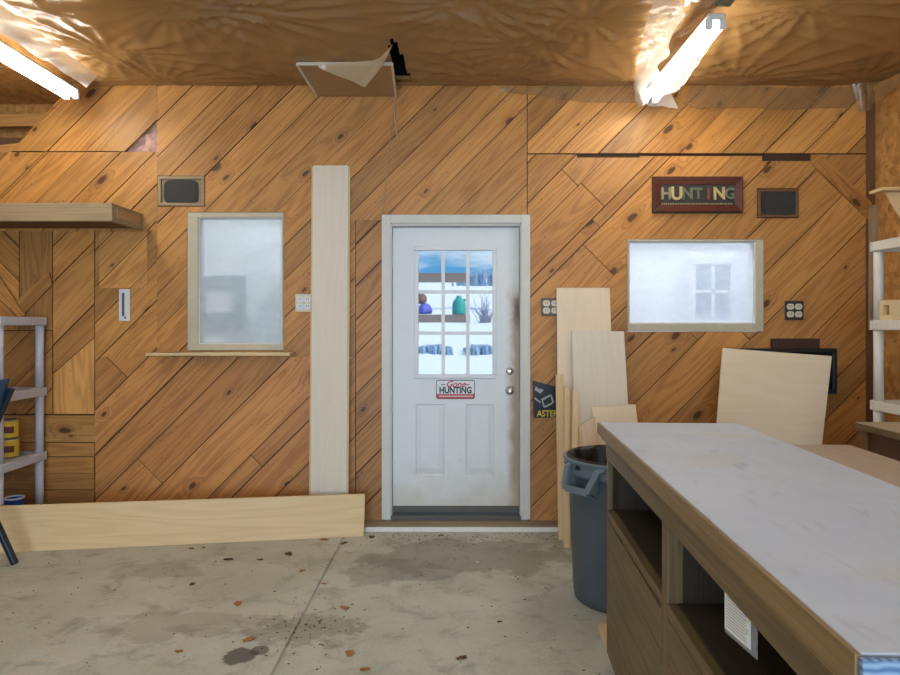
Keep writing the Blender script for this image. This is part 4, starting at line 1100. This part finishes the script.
# ------------------------------------------------------------------ blue folding chair at the left edge
cc = Vector((-2.95, 3.86, 0))
t = thing('camp_chair', 'blue canvas folding chair with dark legs at the end of the long plank', 'chair', cc)
ya, yb = 3.62, 4.06
foot = P(15, 566, 4.06); top = P(6, 379, 4.06)
for y in (ya, yb):
    mb = MB(); mb.bar((foot.x, y, .004), (-3.08, y, 1.0), .028, .042, up=(0, 1, 0)); mb.build('leg', M['navy'], t, bevel=.005)
    mb = MB(); mb.bar((-3.12, y - .03 * (1 if y == ya else -1), .004), (foot.x - .04, y - .03 * (1 if y == ya else -1), 1.05), .028, .036, up=(0, 1, 0)); mb.build('leg', M['navy'], t, bevel=.005)
n = 8; vs = []; fs = []
def sl(name, f):
    vs = []; fs = []
    for j in range(n + 1):
        for i in range(n + 1): vs.append(f(i / n, j / n))
    for j in range(n):
        for i in range(n): fs.append((j * (n + 1) + i, j * (n + 1) + i + 1, (j + 1) * (n + 1) + i + 1, (j + 1) * (n + 1) + i))
    m_ = MB(); m_.shared(vs, fs); return m_.build(name, M['blue'], t, solid=.008)
sl('backrest', lambda u, v: (foot.x - .155 + .115 * v + .02 * math.sin(math.pi * u), ya - .01 + (yb - ya + .02) * u, .70 + .41 * v))
sl('seat', lambda u, v: (-2.80 - .44 * v, ya + (yb - ya) * u, .52 + .06 * v - .05 * math.sin(math.pi * u)))

# ------------------------------------------------------------------ leaves and grit on the floor
def leaf_mesh(kind):
    vs = [(0, 0, .004)]; fs = []; n = 14
    for k in range(n):
        a = 2 * math.pi * k / n; r = (.5 + .18 * math.cos(a) + (.16 if k % 2 else -.06) * (kind != 2))
        x, y = math.cos(a) * r, math.sin(a) * r * .6
        vs.append((x, y, .02 + .30 * abs(y) * (1 + .5 * math.sin(3 * a + kind)) + .07 * x * x))
    for k in range(n): fs.append((0, 1 + k, 1 + (k + 1) % n))
    me = bpy.data.meshes.new('leaf'); me.from_pydata(vs, [], fs)
    for p in me.polygons: p.use_smooth = True
    return me
lm = [leaf_mesh(k) for k in range(3)]
def leaf(px, py, size, mat, label, kind, nm='dry_leaf', cat='leaf', group='dry leaves scattered on the concrete'):
    k = (py - CY) / EYE; Y = F / k
    key = (kind, mat.name)
    if key not in leaf.cache:
        me = lm[kind].copy(); me.materials.clear(); me.materials.append(mat); leaf.cache[key] = me
    o = bpy.data.objects.new(nm, leaf.cache[key]); col.objects.link(o); o.location = ((px - CX) / F * Y, Y, .001)
    o.scale = (size, size, size); o.rotation_euler[2] = R.uniform(0, 6)
    md = o.modifiers.new('solid', 'SOLIDIFY'); md.thickness = .02
    return tag(o, label, cat, group)
leaf.cache = {}
LV = [(238, 605, .055, 'leaf', 'curled orange brown leaf right of the concrete joint, level with the dark oil spot top', 0),
      (247, 641, .055, 'leaf', 'brown leaf lying just above the dark oil spot', 1),
      (288, 554, .065, 'leaf_dark', 'long dark leaf left of the concrete joint near the plank end', 2),
      (323, 540, .055, 'leaf', 'reddish leaf at the bottom edge of the long plank near its end', 1),
      (343, 544, .05, 'leaf_dark', 'dark leaf at the top end of the concrete joint', 0),
      (343, 608, .05, 'leaf', 'orange leaf alone in the middle of the concrete, right of the joint', 1),
      (350, 653, .055, 'leaf', 'lobed orange leaf near the bottom edge, right of the dark oil spot', 0),
      (367, 670, .045, 'leaf', 'pale orange leaf cut by the bottom edge of the photo', 2),
      (193, 584, .045, 'leaf_dark', 'dark brown leaf in the open floor below the plank', 2),
      (180, 652, .035, 'leaf', 'tiny orange leaf left of the dark oil spot', 1),
      (230, 560, .06, 'leaf_dark', 'dark twig like leaf below the long plank', 2),
      (261, 560, .035, 'leaf_dark', 'small dark leaf between the twig like leaf and the joint', 1),
      (192, 549, .035, 'leaf_dark', 'small dark leaf close under the plank, left of another', 0),
      (204, 548, .03, 'leaf_dark', 'tiny dark leaf close under the plank, right of another', 1),
      (372, 537, .06, 'leaf_dark', 'dark leaf litter piece by the white strip at the plank end', 2),
      (303, 571, .04, 'leaf', 'small tan leaf left of the joint', 0),
      (323, 584, .03, 'leaf', 'small orange leaf touching the concrete joint', 1),
      (477, 563, .04, 'leaf_pale', 'pale chip on the concrete below the door', 2),
      (460, 659, .045, 'leaf_dark', 'dark leaf near the bottom edge below the door', 0),
      (422, 652, .03, 'leaf_pale', 'white chip on the concrete right of the orange leaves', 1),
      (530, 646, .025, 'leaf_pale', 'tiny white chip near the workbench', 2),
      (8, 576, .04, 'leaf_pale', 'white chip beside the foot of the blue chair', 1),
      (38, 661, .03, 'leaf_pale', 'white chip at the lower left of the floor', 0),
      (499, 622, .025, 'leaf_dark', 'small dark leaf in the open floor right of centre', 2),
      (442, 536, .035, 'leaf_dark', 'dark leaf just below the white strip under the door', 1)]
for px, py, s, mt, lb, kd in LV: leaf(px, py, s, M[mt], lb, kd, 'dry_leaf' if mt != 'leaf_pale' else 'wood_chip', 'leaf' if mt != 'leaf_pale' else 'chip', 'dry leaves scattered on the concrete' if mt != 'leaf_pale' else 'pale chips on the concrete')
mb = MB()
for k in range(420):
    x = R.uniform(-3.2, .6); y = R.uniform(2.4, 4.62); s = R.uniform(.002, .007)
    if k < 150: y = 4.66 - abs(R.gauss(0, .12)); x = R.uniform(-.6, .7)
    elif k < 220: x = R.gauss(-.72, .12); y = R.gauss(3.2, .12)
    a = R.uniform(0, 6); c_, s_ = math.cos(a) * s, math.sin(a) * s
    mb.prism([(x - c_, y - s_, .0008), (x + s_ * .5, y - c_ * .5, .0008), (x + c_, y + s_, .0008), (x - s_ * .5, y + c_ * .5, .0008)], (0, 0, .0025))
tag(mb.build('floor_debris', M['dirt']), 'fine dark grit and leaf crumbs scattered over the concrete floor', 'debris', None, 'stuff')

# ------------------------------------------------------------------ outdoors and the rooms behind the hazy windows
mb = MB(); vs = []; fs = []; nx_, ny_ = 24, 26
for j in range(ny_ + 1):
    y = 5.3 + 70 * (j / ny_) ** 1.6
    for i in range(nx_ + 1):
        x = -40 + 80 * i / nx_; s = max(0, (y - 17) / 45)
        vs.append((x, y, -.12 + 5.2 * s ** 1.15 + .10 * math.sin(x * .8 + y * .5) * min(1, max(0, (y - 6) / 6))))
for j in range(ny_):
    for i in range(nx_): fs.append((j * (nx_ + 1) + i, j * (nx_ + 1) + i + 1, (j + 1) * (nx_ + 1) + i + 1, (j + 1) * (nx_ + 1) + i))
mb.shared(vs, fs); struct(mb.build('ground_outside', M['snow'], origin=(0, 5.3, 0)), 'snow covered yard and slope')
mb = MB(); mb.box(-14, 14, -14, YB - .1, -.2, -.02); struct(mb.build('driveway_outside', M['concrete']), 'driveway')
YR = 9.0
t = thing('plank_rack', 'two weathered planks on posts out in the snow beyond the door glass', 'rack', (-.3, YR, -.1))
for py0, py1 in ((273, 281.5), (314.5, 322.5)):
    a, b = P(398, py1, YR), P(470, py0, YR); mb = MB(); mb.box(a.x, b.x, YR, YR + .22, a.z, b.z); mb.build('plank', M['rail_wood'], t, bevel=.004)
for xx in (-.72,):
    mb = MB(); mb.box(xx, xx + .09, YR + .05, YR + .15, -.15, P(0, 273, YR).z); mb.build('post', M['rail_wood'], t, bevel=.004)
zz = P(0, 314.3, YR).z
t = thing('teal_jug', 'teal jug standing on the lower plank seen through the door glass', 'jug', (P(459, 0, YR).x, YR + .1, zz))
c = Vector((P(459, 0, YR).x, YR + .1, zz))
mb = MB(); mb.lathe([(0, 0), (.085, 0), (.092, .02), (.09, .15), (.06, .20), (.035, .22), (.035, .25)], c, 20, capt=True); mb.build('body', M['teal'], t)
mb = MB(); mb.tube([c + Vector((.06, 0, .20)), c + Vector((.12, 0, .18)), c + Vector((.13, 0, .10)), c + Vector((.09, 0, .05))], .014, 8); mb.build('handle', M['teal'], t)
c = Vector((P(424, 0, YR).x, YR + .1, zz))
t = thing('blue_bundle', 'violet blue bundle with a brown cap on the lower plank seen through the door glass', 'bundle', c)
mb = MB(); mb.lathe([(0, 0), (.09, .01), (.10, .06), (.07, .12), (.03, .15)], c, 20, fn=lambda r, z, a: r * (1 + .15 * math.sin(3 * a + 9 * z)), capt=True); mb.build('body', M['violet'], t)
mb = MB(); mb.lathe([(.03, .14), (.085, .17), (.08, .24), (.03, .29), (0, .29)], c - Vector((.05, 0, 0)), 18); mb.build('cap', M['brown_cloth'], t)
YB2 = 33.6
t = thing('bare_bush', 'bare frosted bush in the snow seen through the right panes of the door', 'bush', P(485, 321, YB2))
mb = MB(); b0 = P(485, 321, YB2)
for k in range(40):
    a = R.uniform(-1.35, 1.35); l = R.uniform(.6, 1.5); e_ = b0 + Vector((math.sin(a) * l * .6, R.uniform(-.5, .5), math.cos(a) * l))
    mid = b0.lerp(e_, .5) + Vector((R.uniform(-.2, .2), 0, .05)); mb.tube([b0 + Vector((R.uniform(-.3, .3), 0, -.15)), mid, e_], [.022, .016, .008], 5)
mb.build('twigs', M['twig'], t)
for k, (px, py, w, h, mt, lb) in enumerate(((484, 275, 1.9, .55, 'frost', 'blue grey frosted shrub on the skyline in the upper right pane'), (432, 345, 1.5, .16, 'frost', 'low frosted hedge clump in the left middle pane'), (482, 345, 1.2, .16, 'frost', 'low frosted hedge clump in the right middle pane'))):
    Yq = 40 if k == 0 else 24; b0 = P(px, py + 4, Yq); mb = MB(); n = 90
    for q in range(n):
        a = R.uniform(0, 6.28); rr = math.sqrt(R.random()); p = b0 + Vector((math.cos(a) * rr * w / 2 * (2 if k == 0 else 1), R.uniform(-.5, .5), 0)); hh = h * (1.15 - rr * rr) * R.uniform(.6, 1.1)
        mb.tube([p + Vector((0, 0, -.4)), p + Vector((R.uniform(-.1, .1), 0, hh * .6)), p + Vector((R.uniform(-.2, .2), 0, hh))], [.07, .06, .01], 5)
    tag(mb.build('frosted_shrub', M[mt]), lb, 'shrub', 'frosted shrubs in the snow')
# rooms behind the hazy windows, open to the sky
def annex(n, x0, x1, yb, side):
    mb = MB(); mb.box(x0, x1, yb, yb + .08, -.1, 2.75)
    xs_ = x0 if side < 0 else x1 - .08
    mb.box(x0 - .08, x0, 4.98, yb + .08, -.1, 2.75); mb.box(x1, x1 + .08, 4.98, yb + .08, -.1, 2.75)
    mb.box(x0, x1, 4.98, yb, -.1, -.02)
    struct(mb.build('wall_annex_%s' % n, M['annex']), 'pale wall of the space behind the hazy window')
annex('left', -3.1, -.75, 6.5, -1); annex('right', .95, 3.3, 6.5, 1)
Ya = 6.49
def rectat(t, nm, a, b, c, d, y0, y1, mat, par=None):
    p, q = P(a, d, Ya), P(b, c, Ya); mb = MB(); mb.box(p.x, q.x, y0, y1, p.z, q.z); return mb.build(nm, mat, t)
t = thing('framed_picture', 'dark grey framed picture seen through the tall hazy window', 'picture', P(225, 325, Ya))
p, q = P(196, 323, Ya), P(246, 276, Ya); mb = MB(); ring(mb, p.x, q.x, p.z, q.z, .10, Ya - .05, Ya); mb.build('frame', M['annex_dark'], t)
mb = MB(); mb.box(p.x + .10, q.x - .10, Ya - .02, Ya, p.z + .10, q.z - .10); mb.build('picture', M['white'], t)
t = thing('window_3', 'window with a grid in the space behind the wide hazy window', 'window', P(712, 322, Ya)); t['kind'] = 'structure'
p, q = P(688, 325, Ya), P(736, 258, Ya); mb = MB(); ring(mb, p.x, q.x, p.z, q.z, .06, Ya - .04, Ya)
xm = (p.x + q.x) / 2; zm = (p.z + q.z) / 2; mb.box(xm - .015, xm + .015, Ya - .03, Ya - .005, p.z, q.z); mb.box(p.x, q.x, Ya - .03, Ya - .005, zm - .015, zm + .015); mb.build('frame', M['white'], t)
mb = MB(); mb.box(p.x + .05, q.x - .05, Ya - .012, Ya - .004, p.z + .05, q.z - .05); mb.build('pane', M['annex_blue'], t)

# ------------------------------------------------------------------ sky, sun and daylight
sc = bpy.context.scene
w = bpy.data.worlds.new('sky'); sc.world = w; w.use_nodes = True; nt = w.node_tree; nt.nodes.clear(); L = nt.links
tc = nd(nt, 'ShaderNodeTexCoord').outputs['Generated']
n = noise(nt, vscale(nt, tc, (3, 3, 11)), 1.6, 5, .6, .5)
c = mixc(nt, ramp(nt, n, .42, .62), (.10, .36, .68), (.62, .78, .92))
bg = nd(nt, 'ShaderNodeBackground'); L.new(c, bg.inputs[0]); bg.inputs[1].default_value = 1.0
o = nd(nt, 'ShaderNodeOutputWorld'); L.new(bg.outputs[0], o.inputs[0])
sun = bpy.data.lights.new('sun', 'SUN'); sun.energy = 2.6; sun.angle = .02; sun.color = (1, .95, .88)
so = bpy.data.objects.new('sun', sun); col.objects.link(so)
so.rotation_euler = Vector((-.75, .35, -.75)).to_track_quat('-Z', 'Y').to_euler()
al = bpy.data.lights.new('doorway_daylight', 'AREA'); al.shape = 'RECTANGLE'; al.size = 4.1; al.size_y = 2.45; al.energy = 300; al.color = (.62, .82, 1.0)
ao = bpy.data.objects.new('doorway_daylight', al); col.objects.link(ao); ao.location = (-.5, YB + .02, 1.25); ao.rotation_euler = (math.radians(90), 0, 0)

for xa, ea in ((-1.9, 38), (2.1, 56)):  # added area lamps above the annexes, so the hazy panes look bright
    al = bpy.data.lights.new('annex_fill_light', 'AREA'); al.shape = 'RECTANGLE'; al.size = 2.2; al.size_y = 1.3; al.energy = ea; al.color = (.84, .92, 1.0)
    ao = bpy.data.objects.new('annex_fill_light', al); col.objects.link(ao); ao.location = (xa, 5.75, 2.95)
cam = bpy.data.cameras.new('camera'); co = bpy.data.objects.new('camera', cam); col.objects.link(co)
co.location = (0, 0, EYE); co.rotation_euler = (math.radians(90), 0, 0)
cam.sensor_width = 36; cam.lens = 36 * F / 900; cam.shift_x = -(CX - 450) / 900; cam.shift_y = (CY - 337.5) / 900
cam.clip_start = .02; cam.clip_end = 300
sc.camera = co
sc.view_settings.view_transform = 'Standard'; sc.view_settings.look = 'None'; sc.view_settings.exposure = 0; sc.view_settings.gamma = 1
sc.view_settings.use_curve_mapping = False
for o_ in bpy.data.objects:
    if '_org' in o_: del o_['_org']
